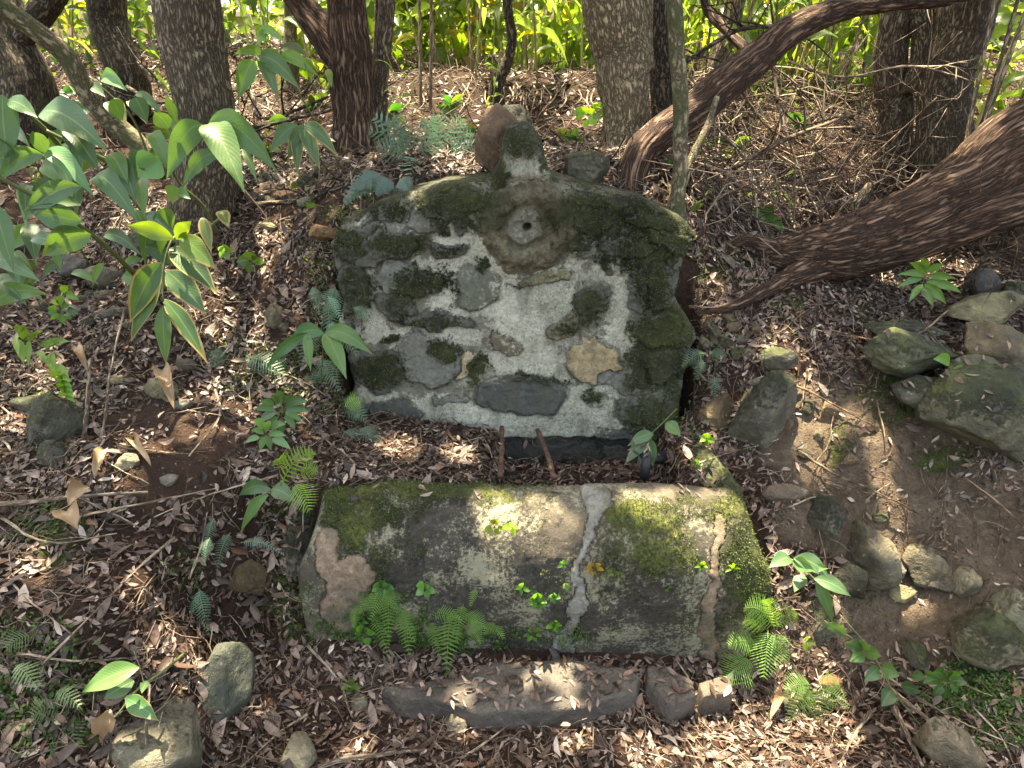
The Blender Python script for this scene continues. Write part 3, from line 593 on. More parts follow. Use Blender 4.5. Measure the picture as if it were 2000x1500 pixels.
# ------------------------------------------------------------------ trees
def barkdisp(kind, seed):
    def f(bc, r):
        if kind == 'red':
            a = fbm(bc * np.array([34, 34, 3.4]) + seed + .6 * fbm(bc * 9, 2, seed)[..., None], 4, seed, .6); b = fbm(bc * np.array([80, 80, 12]) + seed, 3, seed + 3); w = fbm(bc * np.array([8, 8, 1.2]), 2, seed + 5)
            return r * (-.19 * np.abs(a) * 1.6 + .05 * b + .16 * w + .09 * fbm(bc * np.array([7, 7, 5.]) + seed, 3, seed + 8))
        a = fbm(bc * np.array([30, 30, 8]) + seed, 3, seed); w = fbm(bc * np.array([6, 6, 2.2]) + seed, 3, seed + 5)
        b = fbm(bc * np.array([80, 80, 30]) + seed, 3, seed + 9); return r * (.06 * a + .15 * w + .035 * b)
    return f
CROWN_TIPS = []
def limb(nm, pts, mat, parent, off, seed, kind='grey', sides=40, per=.012, extra=None, label=None):
    """pts: (px, py, Y, radius px) at the photo's pixels; extra: further (x, y, z, r) in metres above the frame"""
    P = [pt(a, b, c) for a, b, c, _ in pts]; rr = [d * float(mpp(p)) for p, (_, _, _, d) in zip(P, pts)]
    if extra:
        for e in extra: P.append(np.array(e[:3], float)); rr.append(e[3])
    P = np.array(P); L = np.linalg.norm(np.diff(P, axis=0), axis=1).sum(); n_ = int(np.clip(L / per, 8, 260))
    CR = catmull(np.c_[P, rr], n_); C, rad = CR[:, :3], CR[:, 3]; C = C + .25 * rad[:, None] * np.stack([fbm(C * 5 + seed, 2, seed), fbm(C * 5 + seed, 2, seed + 1), fbm(C * 5, 2, seed + 2) * .4], -1)
    V, F, bc = tube(C, np.maximum(rad, .001), sides, barkdisp(kind, seed))
    o = link(nm, mesh_np(nm, V - off, F, M[mat], attrs={'bark': bc}), parent, label=label); return o, P[-1]
def leafquads(C, size, seed, aspect=.42, up=.5):
    """folded leaf-shaped faces (4 tris) at centres C"""
    r_ = np.random.default_rng(seed); n_ = len(C); D = nrm(r_.normal(size=(n_, 3)) + np.array([0, 0, -.25])); Nn = nrm(r_.normal(size=(n_, 3)) + np.array([0, 0, up * 3]))
    Sd = nrm(np.cross(D, Nn)); Nn = np.cross(Sd, D); s_ = size * r_.uniform(.6, 1.25, n_)[:, None]
    a = C - D * s_ * .5; b = C + D * s_ * .5 - Nn * s_ * .12; m = C + Nn * s_ * .05 - D * s_ * .06; l = m + Sd * s_ * aspect * .5 + Nn * s_ * .08; q = m - Sd * s_ * aspect * .5 + Nn * s_ * .08
    V = np.stack([a, l, m, q, b], 1).reshape(-1, 3); k = np.arange(n_)[:, None] * 5
    F = np.concatenate([k + [0, 2, 1], k + [0, 3, 2], k + [1, 2, 4], k + [2, 3, 4]])
    return V, F
# leaves cut from the unseen crowns so that sun reaches these places (x, y, z, radius)
SPOT = [(*hit(1490, 1440), .16), (*hit(1420, 1480), .10), (*hit(1560, 1340), .12), (*pt(1135, 1340, 1.32), .028), (*pt(960, 965, 1.49), .05), (*pt(1060, 970, 1.49), .025), (*pt(1330, 985, 1.47), .075), (*pt(1400, 985, 1.5), .05), (*hit(1450, 1290), .05),
    (*hit(780, 880), .05), (*hit(1120, 1440), .03), (*hit(900, 890), .04), (*hit(1380, 960), .05), (*hit(450, 760), .05), (*hit(410, 600), .04), (*hit(1480, 780), .05), (*hit(1390, 580), .05), (*pt(1750, 400, 2.5), .09), (*pt(1600, 470, 2.5), .07), (*hit(1880, 580), .09),
    (*hit(1230, 290), .14), (*hit(850, 180), .45), (*hit(820, 250), .12), (*pt(1740, 650, 1.95), .03), (*hit(1500, 400), .16), (*hit(1430, 330), .12), (*hit(250, 290), .10), (*hit(560, 210), .16), (*pt(985, 225, 2.4), .06), (*pt(1150, 310, 2.4), .05), (*pt(1330, 440, 2.1), .04), (*hit(1600, 280), .2),
    (*hit(700, 1470), .03), (*hit(1260, 1480), .05), (*hit(1620, 1440), .07), (*hit(310, 160), .1), (*hit(1850, 300), .12), (*pt(300, 445, 1.9), .07), (*pt(370, 460, 1.9), .04), (*pt(450, 300, 2.05), .05), (*pt(60, 230, 1.7), .06), (*pt(130, 330, 1.8), .04), (*pt(1240, 955, 1.5), .03), (*pt(520, 150, 2.8), .05), (*hit(60, 1120), .03), (*hit(900, 310), .1), (*hit(1300,340),.12)]
SPOT = np.array(SPOT, float)
def sungap(C):
    keep = np.ones(len(C), bool)
    for sx, sy, sz, sr in SPOT:
        v = C - np.array([sx, sy, sz]); t = v @ SUN; d = np.linalg.norm(v - t[:, None] * SUN, axis=1); keep &= d > sr + .03
    g = C - SUN * ((C[:, 2:3] - 1.0) / SUN[2])          # where each leaf's shadow lands
    fl = fbm(np.c_[g[:, :2] * 4.2, g[:, :1] * 0], 3, 77)
    return keep & (fl < .40) & (g[:, 1] < 3.9) & ((g[:, 1] < 2.6) | (fl < .12)) & (g[:, 1] > -1.5)
def crown(parent, off, c, rad, n_, seed, dens=1.0):  # unseen leaf crown, placed and thinned to shade and dapple what lies below
    r_ = np.random.default_rng(seed); q = nrm(r_.normal(size=(n_, 3))) * (r_.uniform(size=(n_, 1)) ** .45) * np.array(rad)
    cl = r_.normal(size=(n_ // 40 + 1, 3)) * np.array(rad) * .55; q = np.where(r_.uniform(size=(n_, 1)) < .45, cl[r_.integers(0, len(cl), n_)] + r_.normal(size=(n_, 3)) * .22, q)
    C = q + np.array(c); C = C[sungap(C)]
    X_, Y_ = proj(C); C = C[(Y_ < -60) | (C[:, 1] < .2) | (X_ < -120) | (X_ > 2120)]
    V, F = leafquads(C, .085, seed); link('crown', mesh_np('crown', V - off, F, M['crown'], smooth=False), parent)
def tree(nm, label, cat, limbs, mat, kind='grey', sides=40, crowns=(), group=None, seed=1, root_flare=True):
    b = limbs[0][0]; base = pt(b[0], b[1], b[2]); base = np.array([base[0], base[1], float(GZ(base[0:1], base[1:2])[0])])
    t = thing(nm, label, cat, base, group)
    for k, L in enumerate(limbs):
        pts = [q for q in L if isinstance(q, tuple)]; ex = []
        for q in L:
            if isinstance(q, list): ex += q if isinstance(q[0], list) else [q]
        if k == 0 and root_flare:
            p0 = pts[0]; pts = [(p0[0], p0[1] + 60, p0[2] - .0, p0[3] * 1.3)] + list(pts)
        _, tip = limb('trunk' if k == 0 else 'branch', pts, mat, t, base, seed + 7 * k, kind, sides if k == 0 else max(10, sides // 2 + 8), extra=ex)
    for k, (c, r_, n_) in enumerate(crowns): crown(t, base, c, r_, n_, seed * 5 + k)
    return t
def up(px, Y, z0, dx, dy, r, h):               # trunk continuing above the picture
    p = pt(px, 0, Y); return [[p[0] + dx * .35, Y + dy * .35, p[2] + h * .4, r * .9], [p[0] + dx, Y + dy, p[2] + h, r * .55]]
T1 = tree('forest_tree', 'thick grey-brown rough-barked tree trunk left of the fountain behind the big ginger leaves', 'tree',
    [[(402,400,2.62,66),(405,300,2.64,50),(400,180,2.68,54),(372,60,2.72,58),(352,-60,2.76,60), up(350,2.76,0,-.2,.3,.13,2.0)],
     [(372,40,2.72,30),(340,-120,2.6,26),[-1.9,2.4,4.2,.05]]], 'bark_grey', 'grey', 64, [((-1.4,2.2,4.3),(1.5,1.2,.7),10000), ((-2.2,3.5,4.5),(1.4,.8,.5),3500), ((-1.5,1.2,4.1),(1.3,.9,.6),8000)], seed=3)
T2 = tree('forest_tree', 'reddish-brown fissured tree forking in a V above the blue-green ferns', 'tree',
    [[(694,285,2.95,50),(690,220,2.97,43),(684,150,3.0,44),(680,60,3.0,40),(668,-60,3.02,38), up(665,3.0,0,.1,.3,.10,2.2)],
     [(690,170,3.0,30),(650,90,3.02,34),(610,40,3.05,30),(560,-40,3.1,27),[-1.6,3.3,4.0,.06]], [(684,60,3.0,10),(668,10,2.95,9),(655,-60,2.9,8)]], 'bark_red', 'red', 64, [((-.2,2.7,4.7),(1.5,1.0,.7),8000), ((-.6,3.9,4.6),(1.6,.8,.5),4000)], seed=5)
T3 = tree('forest_tree', 'stout tan-barked tree with a dark knot hole standing right above the fountain', 'tree',
    [[(1228,285,2.75,52),(1226,220,2.77,44),(1216,140,2.8,50),(1205,60,2.82,56),(1196,-50,2.85,60), up(1195,2.85,0,.1,.4,.13,2.1)],
     [(1262,140,2.84,16),(1255,60,2.88,18),(1262,-60,2.9,16)]], 'bark_tan', 'grey', 64, [((.8,2.3,4.5),(1.5,1.1,.8),11000), ((1.2,3.8,4.5),(1.6,.8,.5),4500), ((-.3,1.9,4.2),(1.3,.9,.6),12000)], seed=8)
kn = pt(1229, 168, 2.70); k_ = link('knot_hole', rock_mesh('knot_hole', .030, .02, .036, 4, M['bark_dark'], 4), T3); k_.location = kn - np.array(T3.location)
T4 = tree('arching_tree', 'red-brown limb arching from the fountain right shoulder up across the picture', 'tree',
    [[(1232,355,2.40,30),(1250,300,2.44,32),(1290,262,2.5,34),(1360,215,2.58,34),(1420,160,2.64,36),(1480,110,2.7,33),(1545,60,2.75,30),(1630,22,2.8,24),(1740,2,2.85,20),(1860,-10,2.9,17),[2.6,3.1,2.6,.04]],
     [(1480,115,2.7,12),(1420,60,2.9,10),(1380,10,3.0,9),(1370,-40,3.0,8)]], 'bark_red', 'red', 56, [((1.3,2.5,4.2),(1.3,1.1,.6),8000)], seed=12)
T5 = tree('slim_tree', 'slim pale greenish sapling trunk crossing in front of the arching limb', 'tree',
    [[(1322,400,2.3,16),(1330,340,2.3,13),(1330,260,2.3,14),(1328,180,2.3,14),(1322,90,2.3,15),(1318,-40,2.3,16), up(1318,2.3,0,.1,.3,.03,1.5)],
     [(1325,385,2.32,9),(1350,310,2.35,9),(1380,250,2.4,7),(1400,190,2.45,6)]], 'bark_pale', 'grey', 28, [((.75,3.2,4.4),(1.0,.6,.5),2500)], seed=15)
T6 = tree('leaning_tree', 'massive shaggy brown trunk leaning low from the right edge toward the fountain', 'tree',
    [[(1475,492,2.44,24),(1560,500,2.42,46),(1650,490,2.40,62),(1760,455,2.38,68),(1880,400,2.36,70),(1990,340,2.34,72),(2120,290,2.3,74),[2.6,2.4,1.7,.13],[3.3,2.6,2.4,.11],[3.7,2.9,3.6,.08]],
     [(1640,455,2.46,20),(1720,440,2.46,38),(1800,400,2.46,44),(1880,345,2.46,50),(1960,280,2.46,54),(2060,215,2.46,56),[2.6,2.6,2.2,.09],[2.7,2.8,3.6,.06]],
     [(1600,520,2.36,30),(1540,545,2.30,26),(1490,570,2.24,16),(1430,600,2.18,10),(1360,612,2.13,6)],
     [(1700,500,2.36,30),(1800,470,2.3,34),(1900,430,2.25,36),(2030,390,2.2,36),[2.3,2.1,1.5,.06]],
     [(1545,500,2.44,18),(1500,480,2.42,16),(1450,470,2.42,12),(1410,485,2.4,8)]], 'bark_red', 'red', 88, [((2.6,2.7,4.4),(1.2,1.2,.8),5500)], seed=17, root_flare=False)
T7 = tree('forest_tree', 'dark shaded trunk left of the thick grey tree, leaning left', 'tree',
    [[(250,160,3.9,40),(238,120,3.9,34),(215,60,3.95,34),(200,-50,4.0,34), up(198,4.0,0,-.3,.2,.12,1.6)]], 'bark_dark', 'grey', 40, [((-2.8,3.3,4.7),(1.3,1.1,.7),3500)], seed=21)
T8 = tree('forest_tree', 'broad dark mossy trunk in the upper left corner', 'tree',
    [[(55,185,3.7,52),(35,110,3.75,44),(5,30,3.8,42),(-30,-60,3.85,42), up(-30,3.85,0,-.4,.2,.13,1.5)], [(30,90,3.75,20),(75,30,3.7,24),(110,-30,3.7,26)]], 'bark_dark', 'grey', 40, [((-4.1,4.1,4.4),(1.2,1.1,.7),3000)], seed=23)
T9 = tree('leaning_sapling', 'crooked pale sapling trunk leaning from the upper left corner down to the ginger leaves', 'tree',
    [[(305,318,2.62,15),(275,285,2.62,17),(225,245,2.62,18),(185,210,2.6,17),(160,165,2.58,18),(125,105,2.55,19),(70,60,2.5,19),(5,15,2.45,19),(-60,-30,2.4,18),[-2.6,2.3,2.6,.025]]], 'bark_pale', 'grey', 30, seed=27, root_flare=False)
tree('slim_tree', 'slender grey stem just right of the forked red tree', 'tree', [[(738,215,3.1,20),(742,150,3.1,17),(748,80,3.12,16),(756,0,3.15,16),(762,-60,3.2,15), up(762,3.2,0,.1,.3,.05,1.5)], [(724,180,3.2,8),(735,90,3.2,7),(742,-20,3.2,7)]], 'bark_grey', 'grey', 26, seed=31)
tree('bent_stem', 'thin bent dark stem growing on the earth ledge before the ginger thicket', 'tree', [[(972,160,3.75,13),(988,130,3.75,11),(1000,80,3.75,10),(992,20,3.75,10),(988,-40,3.75,9), up(988,3.75,0,-.1,.1,.03,1.0)]], 'bark_dark', 'grey', 20, seed=33)
tree('forest_tree', 'dark mossy trunk half hidden behind the stout tan tree', 'tree', [[(1298,225,3.3,26),(1292,150,3.3,24),(1290,60,3.3,24),(1290,-40,3.3,24), up(1290,3.3,0,.1,.3,.08,1.6)]], 'bark_dark', 'grey', 34, seed=35)
tree('forest_tree', 'grey-brown upright trunk in the tangle at upper right', 'tree', [[(1745,330,3.4,36),(1748,250,3.4,30),(1740,150,3.4,29),(1750,60,3.4,28),(1765,-40,3.4,28), up(1765,3.4,0,.2,.3,.08,1.5)]], 'bark_grey', 'grey', 44, [((2.6,4.0,4.4),(1.1,1.0,.7),3000)], seed=37)
tree('forest_tree', 'broad pitted trunk second from the right edge above the leaning trunk', 'tree', [[(1850,330,3.2,58),(1850,250,3.2,48),(1858,150,3.2,46),(1880,60,3.2,50),(1905,-40,3.2,54), up(1905,3.2,0,.3,.3,.12,1.5)], [(1790,180,3.3,26),(1810,90,3.3,26),(1800,0,3.35,28),(1790,-60,3.4,26)]], 'bark_grey', 'grey', 52, seed=39)
tree('forest_tree', 'narrow pale trunk behind the left fork of the red tree', 'tree', [[(566,120,4.3,15),(566,60,4.3,13),(566,-40,4.3,13), up(566,4.3,0,0,.2,.05,1.2)]], 'bark_pale', 'grey', 18, seed=41)
tree('forest_tree', 'grey leaning trunk behind the arching limb among the canes', 'tree', [[(1385,190,3.9,22),(1400,120,3.9,20),(1420,60,3.95,20),(1440,-40,4.0,20)]], 'bark_grey', 'grey', 26, seed=43)
k_ = tree('broken_stump', 'short splintered dark stump beside the leaning trunk', 'stump', [[(1665,415,2.60,15),(1685,385,2.6,13),(1700,358,2.6,7)]], 'bark_dark', 'red', 20, seed=45, root_flare=False)

# ------------------------------------------------------------------ leaves and plants
def leaf_mesh(b, t, w, arch=.12, roll=0., fold=.25, wave=.06, seed=0, m=14, off=(0, 0, 0), mat='ginger', shape=(.9, 1.25), name='leaf', tipbend=.10):
    b = np.asarray(b, float); t = np.asarray(t, float); L = np.linalg.norm(t - b) + 1e-6; d = (t - b) / L
    view = nrm(np.array([0, 0, CAM_H]) - (b + t) / 2); sd = nrm(np.cross(d, view)); nn = np.cross(sd, d)
    c_, s_ = math.cos(roll), math.sin(roll); sd, nn = sd * c_ + nn * s_, nn * c_ - sd * s_
    v = np.linspace(0, 1, m); wid = (v ** shape[0]) * ((1 - v) ** shape[1]); wid = wid / wid.max() * w / 2; wid[0] = .002
    upv = np.array([0, 0, 1.0]); ar = arch * L * np.sin(np.pi * v ** .8)
    ctr = b + (t - b) * v[:, None] + upv * ar[:, None] - upv * (tipbend * L * v ** 3)[:, None]
    us_ = np.array([-1, -.55, 0, .55, 1.]); r_ = np.random.default_rng(seed); ph = r_.uniform(0, 6, 2)
    V = []
    for k, u in enumerate(us_):
        wv = wave * L * np.sin(v * r_.uniform(9, 14) + ph[0 if u < 0 else 1]) * u * u * .5
        V.append(ctr + sd * (u * wid)[:, None] + nn * ((fold * abs(u) * wid) + wv * (v * (1 - v) * 4))[:, None])
    V = np.stack(V, 1).reshape(-1, 3); U_ = np.tile((us_ + 1) / 2, m); Vv_ = np.repeat(v, 5)
    i = (np.arange(m - 1)[:, None] * 5 + np.arange(4)[None]).ravel(); F = np.stack([i, i + 1, i + 6, i + 5], -1)
    return V - np.asarray(off), F, np.stack([U_, Vv_], -1)
def add_leaf(parent, off, b, t, w, tint=(1, 1, 1), scorch=.2, mat='ginger', nm='leaf', **k):
    V, F, uv = leaf_mesh(b, t, w, off=off, **k)
    return link(nm, mesh_np(nm, V, F, M[mat], uv=uv), parent, color=(*tint, scorch))
def add_stem(parent, off, pts, r0, r1, mat='stem', nm='stem', n_=24, tint=(1, 1, 1)):
    C = catmull(np.array(pts), n_); V, F, bc = tube(C, np.linspace(r0, r1, n_), 7)
    return link(nm, mesh_np(nm, V - off, F, M[mat], attrs={'bark': bc}), parent, color=(*tint, 1))
GR = (1, 1, 1); BL = (1.0, 1.08, 1.02); YL = (2.2, 1.8, .7); LG = (1.35, 1.35, .95); DK = (.6, .65, .6); PK = (2.6, 1.9, 1.5)
rl = np.random.default_rng(5)
def ginger(label, Y, stems, leaves, stem_r=.006, nm='ginger_plant', mat='ginger', cat='plant', group=None):
    s0 = stems[0][0] if stems else leaves[0][:2]; base = pt(s0[0], s0[1], s0[2] if len(s0) > 2 else Y); t = thing(nm, label, cat, base, group)
    for s_ in stems: add_stem(t, base, [pt(q[0], q[1], q[2] if len(q) > 2 else Y) for q in s_], stem_r, stem_r * .5)
    for k, l in enumerate(leaves):
        bx, by, tx, ty, w = l[:5]; tint = l[5] if len(l) > 5 else GR; sc = l[6] if len(l) > 6 else .2; ar = l[7] if len(l) > 7 else .10; dz = l[8] if len(l) > 8 else -.04
        b = pt(bx, by, Y); e = pt(tx, ty, Y + dz); wm = w * float(mpp(b))
        j = rng.uniform(.85, 1.15); add_leaf(t, base, b, e, wm * .98, tuple(c * j for c in tint), sc, mat, arch=ar, roll=rng.uniform(-.35, .35), seed=int(rng.integers(1e6)), wave=.05, fold=rng.uniform(.15, .45))
    return t
ginger('large ginger plant with wide pale leaves reaching in from the left edge', 1.72, [[(262,535,2.05),(205,480,1.9),(120,415,1.78),(0,348,1.68),(-80,310,1.6)], [(150,330,1.9),(85,250,1.8),(20,195,1.72)], [(240,330,1.95),(160,290,1.85),(90,255,1.8)]],
    [(5,185,12,312,52,BL,.1,.05),(15,200,72,222,34,BL,.1,.1),(78,222,206,278,64,BL,.12,.12,-.08),(128,252,192,325,46,DK,.1,.1),(85,304,182,374,40,(1.7,1.9,2.0),.1,.22),(88,304,-5,345,38,BL,.1,.18),(182,350,268,424,44,BL,.15,.22,-.06),(160,365,40,420,42,GR,.1,.1),
     (158,400,42,402,34,GR,.1,.12),(160,432,48,398,52,BL,.15,-.04),(216,300,248,352,36,LG,.1,.1),(236,304,264,392,32,DK,.1,.1),(90,300,60,250,30,GR,.1,.1),(-10,400,24,522,44,BL,.2,.1),(-20,505,76,540,34,GR,.15,.08),(178,458,78,492,54,LG,.35,.10),(202,462,278,492,26,DK,.1,.15),
     (0,550,50,590,30,GR,.2,.1),(-15,600,88,560,40,LG,.5,.1),(60,470,120,478,26,GR,.2,.1),(-10,300,40,292,50,BL,.1,.1)], .009)
ginger('tall ginger plant whose drooping leaves hang before the thick grey trunk', 2.1, [[(425,455,2.35),(395,400,2.25),(345,350,2.15),(332,318,2.12),(400,248,2.1)]],
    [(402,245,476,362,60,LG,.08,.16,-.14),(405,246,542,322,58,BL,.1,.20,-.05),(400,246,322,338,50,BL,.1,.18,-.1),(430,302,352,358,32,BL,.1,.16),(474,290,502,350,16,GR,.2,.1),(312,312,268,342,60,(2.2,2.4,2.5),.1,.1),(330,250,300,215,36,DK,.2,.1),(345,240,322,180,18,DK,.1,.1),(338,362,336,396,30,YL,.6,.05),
     (350,375,372,385,22,(2,2.2,2.3),.1,.1),(300,330,262,300,40,LG,.2,.1)], .006)
ginger('shaded mass of ginger leaves behind the large left ginger plant', 2.15, [[(200,560,2.5),(120,420,2.3),(60,300,2.15)],[(320,470,2.5),(250,380,2.3),(180,300,2.2)]],
    [(x_, y_, x_ + rl.uniform(-70, 80), y_ + rl.uniform(20, 90), rl.uniform(22, 40), (.75,.85,.85) if k % 3 else LG, rl.uniform(.05, .5), rl.uniform(.08, .25), rl.uniform(-.15, .05)) for k, (x_, y_) in enumerate(zip(rl.uniform(-20, 330, 30), rl.uniform(190, 500, 30)))], .005)
ginger('low tangle of small ginger leaves on the slope under the big leaves', 2.2, [[(100,640,2.3),(70,580,2.2)]],
    [(x_, y_, x_ + rl.uniform(-50, 60), y_ + rl.uniform(5, 50), rl.uniform(14, 26), GR if k % 2 else LG, rl.uniform(.05, .6), .12, -.03) for k, (x_, y_) in enumerate(zip(rl.uniform(-10, 300, 14), rl.uniform(480, 560, 14)))], .003)
for k in range(15):
    x_, y_ = [(430,215),(520,300),(610,210),(150,180),(90,260),(330,180),(880,215),(930,260),(760,230),(1120,280),(1330,330),(1430,300),(1560,250),(1500,430),(640,180)][k]
    ginger(['weedy sprig left of the forked tree base', 'weedy sprig on the slope between the two nearest left trees', 'leafy weed at the left foot of the forked tree', 'weed between the two dark upper left trunks', 'weed under the broad corner trunk', 'weed right of the dark leaning trunk', 'weed on the ledge slope left of the boulder', 'weed just behind the boulder left of the pinnacle', 'weed over the silvery fern plant',
        'weed on the litter above the low mossy boulder', 'weed at the foot of the arching limb', 'weed in the brushwood below the arching limb', 'green weed among the tangled dead branches', 'weed over the tip of the leaning trunk', 'weed just left of the forked tree'][k], float(hit(x_, y_)[1]) - .05,
        [], [(x_, y_, x_ + rl.uniform(-40, 40), y_ + rl.uniform(-38, 22), rl.uniform(12, 20), (rl.uniform(.7, 2.0), rl.uniform(.9, 1.8), .8), rl.uniform(.05, .6), .15, -.03) for _ in range(7)], nm='slope_weed')
ginger('ginger shoot with a hanging fan of dark leaves with scorched brown edges', 1.9, [[(438,420,2.2),(385,458,2.05),(335,470,1.9),(322,510,1.88),(318,570,1.86),(319,590,1.85)]],
    [(340,467,244,432,36,YL,.55,.05),(345,468,372,425,26,YL,.3,.05),(350,466,422,520,44,(1.7,1.5,.7),.75,.08),(330,486,424,566,50,(.85,.9,.75),.75,.08),(325,530,402,606,50,(.85,.9,.75),.7,.06),(320,584,404,700,36,(.8,.9,.7),.8,.06),(318,598,322,704,30,(.9,1,.8),.6,.03),
     (313,556,252,658,34,(.85,.95,.7),.75,.05),(316,512,250,620,50,(.8,.9,.7),.75,.05),(395,425,412,490,24,(1.8,1.2,.6),.9,.1),(430,412,446,442,26,(1.5,1,.5),.9,.1),(360,462,350,455,20,LG,.3,.1)], .005)
ginger('glossy ginger plant with pale shining leaves behind the pale sapling', 2.5, [[(300,330,2.6),(250,220,2.55),(175,150,2.5)]],
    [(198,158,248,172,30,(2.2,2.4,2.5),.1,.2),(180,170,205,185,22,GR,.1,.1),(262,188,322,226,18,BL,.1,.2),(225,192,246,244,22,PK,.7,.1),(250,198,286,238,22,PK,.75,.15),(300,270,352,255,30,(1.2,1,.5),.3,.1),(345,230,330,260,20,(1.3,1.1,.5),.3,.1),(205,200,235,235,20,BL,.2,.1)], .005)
ginger('ginger plant with yellow-tipped drooping leaves between the grey and the red trees', 2.75, [[(660,310,2.9),(600,210,2.8),(560,150,2.75),(498,112,2.72)]],
    [(497,118,463,188,36,(1.3,1.4,.8),.5,.1),(500,118,586,166,38,BL,.55,.2),(505,112,545,190,26,GR,.6,.1),(520,105,455,100,20,LG,.2,.1),(545,110,622,140,24,(1.6,1.6,.7),.45,.1),(600,112,608,155,18,YL,.5,.1),(640,135,648,168,14,YL,.4,.1),(500,70,560,78,18,(2.4,2.5,2),.1,.2),(520,62,500,85,18,(2.6,2.6,2.4),.1,.1),(560,232,520,236,14,(1.7,1.8,.6),.1,.1)], .004)
ginger('ginger plant with pale-edged tattered leaves at the foot of the red tree', 2.4, [[(680,350,2.6),(640,290,2.45),(588,245,2.4)]],
    [(582,245,526,292,30,BL,.45,.1),(580,248,580,334,24,GR,.75,.05),(588,248,624,324,30,GR,.7,.1),(592,246,660,298,28,BL,.75,.15),(600,244,612,330,18,LG,.8,.1),(592,244,560,310,20,GR,.5,.1)], .004)
ginger('small ginger seedling with three light leaves at the wall left foot', 1.8, [[(625,760,1.98),(630,700,1.88),(634,652,1.8)]],
    [(634,652,728,684,34,LG,.1,.16),(634,652,676,732,36,LG,.2,.1,-.1),(634,652,560,672,34,(.8,1,.9),.1,.2,0),(600,650,606,720,20,LG,.2,.1),(606,652,514,716,24,(.8,1,.9),.1,.1)], .003)
ginger('ginger seedling with two broad green leaves beside the trough left end', 1.5, [[(470,1040,1.55),(500,985,1.52),(532,955,1.5)]],
    [(530,956,464,962,30,GR,.1,.14,.03),(530,956,576,974,34,GR,.1,.1),(524,966,468,1034,24,LG,.15,.1,-.02)], .003)
ginger('ginger shoot lying over the rocks in the lower left with torn leaves', .98, [[(358,1278,1.12),(320,1310,1.05),(268,1348,1.0),(226,1400,.95)]],
    [(272,1304,156,1346,46,(1.35,1.4,.9),.08,.05),(262,1330,200,1362,36,GR,.1,.02),(245,1362,308,1402,34,(1.0,1.25,1.1),.7,.03),(200,1412,96,1500,34,(1.2,1.3,.9),.2,.05),(150,1440,118,1475,26,LG,.4,.03),(286,1330,276,1352,16,GR,.4,.03)], .004)
ginger('ginger shoot with a fan of four leaves leaning over the trough interior', 1.72, [[(1322,798,1.95),(1290,830,1.82),(1268,850,1.74)]],
    [(1276,848,1226,866,24,GR,.35,.08),(1272,852,1220,902,26,GR,.3,.06),(1266,856,1248,908,20,GR,.25,.05),(1268,856,1276,908,26,GR,.25,.04),(1300,826,1330,848,26,(1.2,1.2,.8),.55,.05)], .003)
ginger('broad-leaved shoot arching over the litter right of the trough', 1.36, [[(1500,1090,1.5),(1550,1095,1.42),(1590,1130,1.38),(1640,1180,1.34)]],
    [(1545,1092,1502,1105,30,GR,.05,.12),(1550,1090,1622,1122,34,GR,.05,.12),(1548,1096,1592,1112,30,LG,.05,.05),(1560,1112,1620,1106,22,LG,.05,.05),(1570,1124,1552,1154,26,GR,.1,.05),(1590,1130,1664,1160,30,GR,.05,.08),(1594,1134,1628,1210,24,LG,.1,.05)], .003, 'broadleaf_shoot')
ginger('trailing seedling with paired oval leaves running down to the lower right', 1.26, [[(1640,1200,1.36),(1700,1270,1.28),(1745,1350,1.2),(1800,1420,1.14)], [(1700,1270,1.28),(1610,1212,1.33)]],
    [(1652,1244,1604,1208,22,GR,.05,.05),(1684,1270,1650,1250,26,GR,.05,.05),(1690,1275,1722,1280,28,LG,.05,.05),(1686,1276,1660,1288,26,LG,.05,.05),(1688,1270,1690,1246,22,LG,.05,.05),(1722,1304,1758,1318,32,LG,.05,.05),(1716,1306,1688,1328,26,GR,.05,.05),(1740,1348,1722,1378,30,GR,.1,.05),
     (1762,1380,1806,1376,28,GR,.05,.05),(1760,1340,1800,1350,26,DK,.05,.05),(1800,1360,1832,1366,22,GR,.05,.05),(1780,1320,1812,1324,22,GR,.05,.05),(1812,1322,1818,1306,16,LG,.05,.05),(1790,1440,1812,1436,20,DK,.05,.05),(1850,1420,1874,1408,22,GR,.05,.05)], .002, 'trailing_seedling')
ginger('sprig of pointed light-green leaves above the right bank stones', 2.15, [[(1790,590,2.2),(1800,560,2.16),(1810,530,2.15)]],
    [(1806,540,1752,530,14,(1.5,1.6,.8),.1,.05),(1808,535,1775,505,14,(1.5,1.6,.8),.1,.05),(1810,530,1800,498,14,(1.6,1.7,.8),.1,.05),(1812,532,1845,512,14,(1.4,1.5,.8),.1,.05),(1812,540,1868,540,16,(1.5,1.6,.8),.1,.05),(1810,550,1880,566,18,(1.4,1.5,.8),.1,.05),(1806,555,1850,590,18,(1.5,1.5,.7),.1,.05),(1802,560,1824,596,16,(1.6,1.6,.7),.1,.05),(1800,545,1752,556,14,(1.3,1.5,.8),.1,.05),(1802,556,1776,586,14,(1.3,1.5,.8),.1,.05)], .002, 'leafy_sprig')
ginger('yellow-green withering sprig under the left edge ginger leaves', 1.75, [[(120,700,1.8),(60,660,1.76),(20,640,1.75)]],
    [(30+14*k+rl.uniform(-8,8), 655+8*k+rl.uniform(-8,8), 20+18*k+rl.uniform(-16,16), 690+9*k+rl.uniform(-18,10), rl.uniform(10,20), (2.4,2.0,.9), .35, .05) for k in range(7)] + [(30+12*k+rl.uniform(-8,8), 652+6*k+rl.uniform(-8,8), 45+16*k+rl.uniform(-16,16), 635+4*k+rl.uniform(-14,14), rl.uniform(9,18), (1.9,1.8,.8), .2, .05) for k in range(6)], .002, 'withering_sprig')
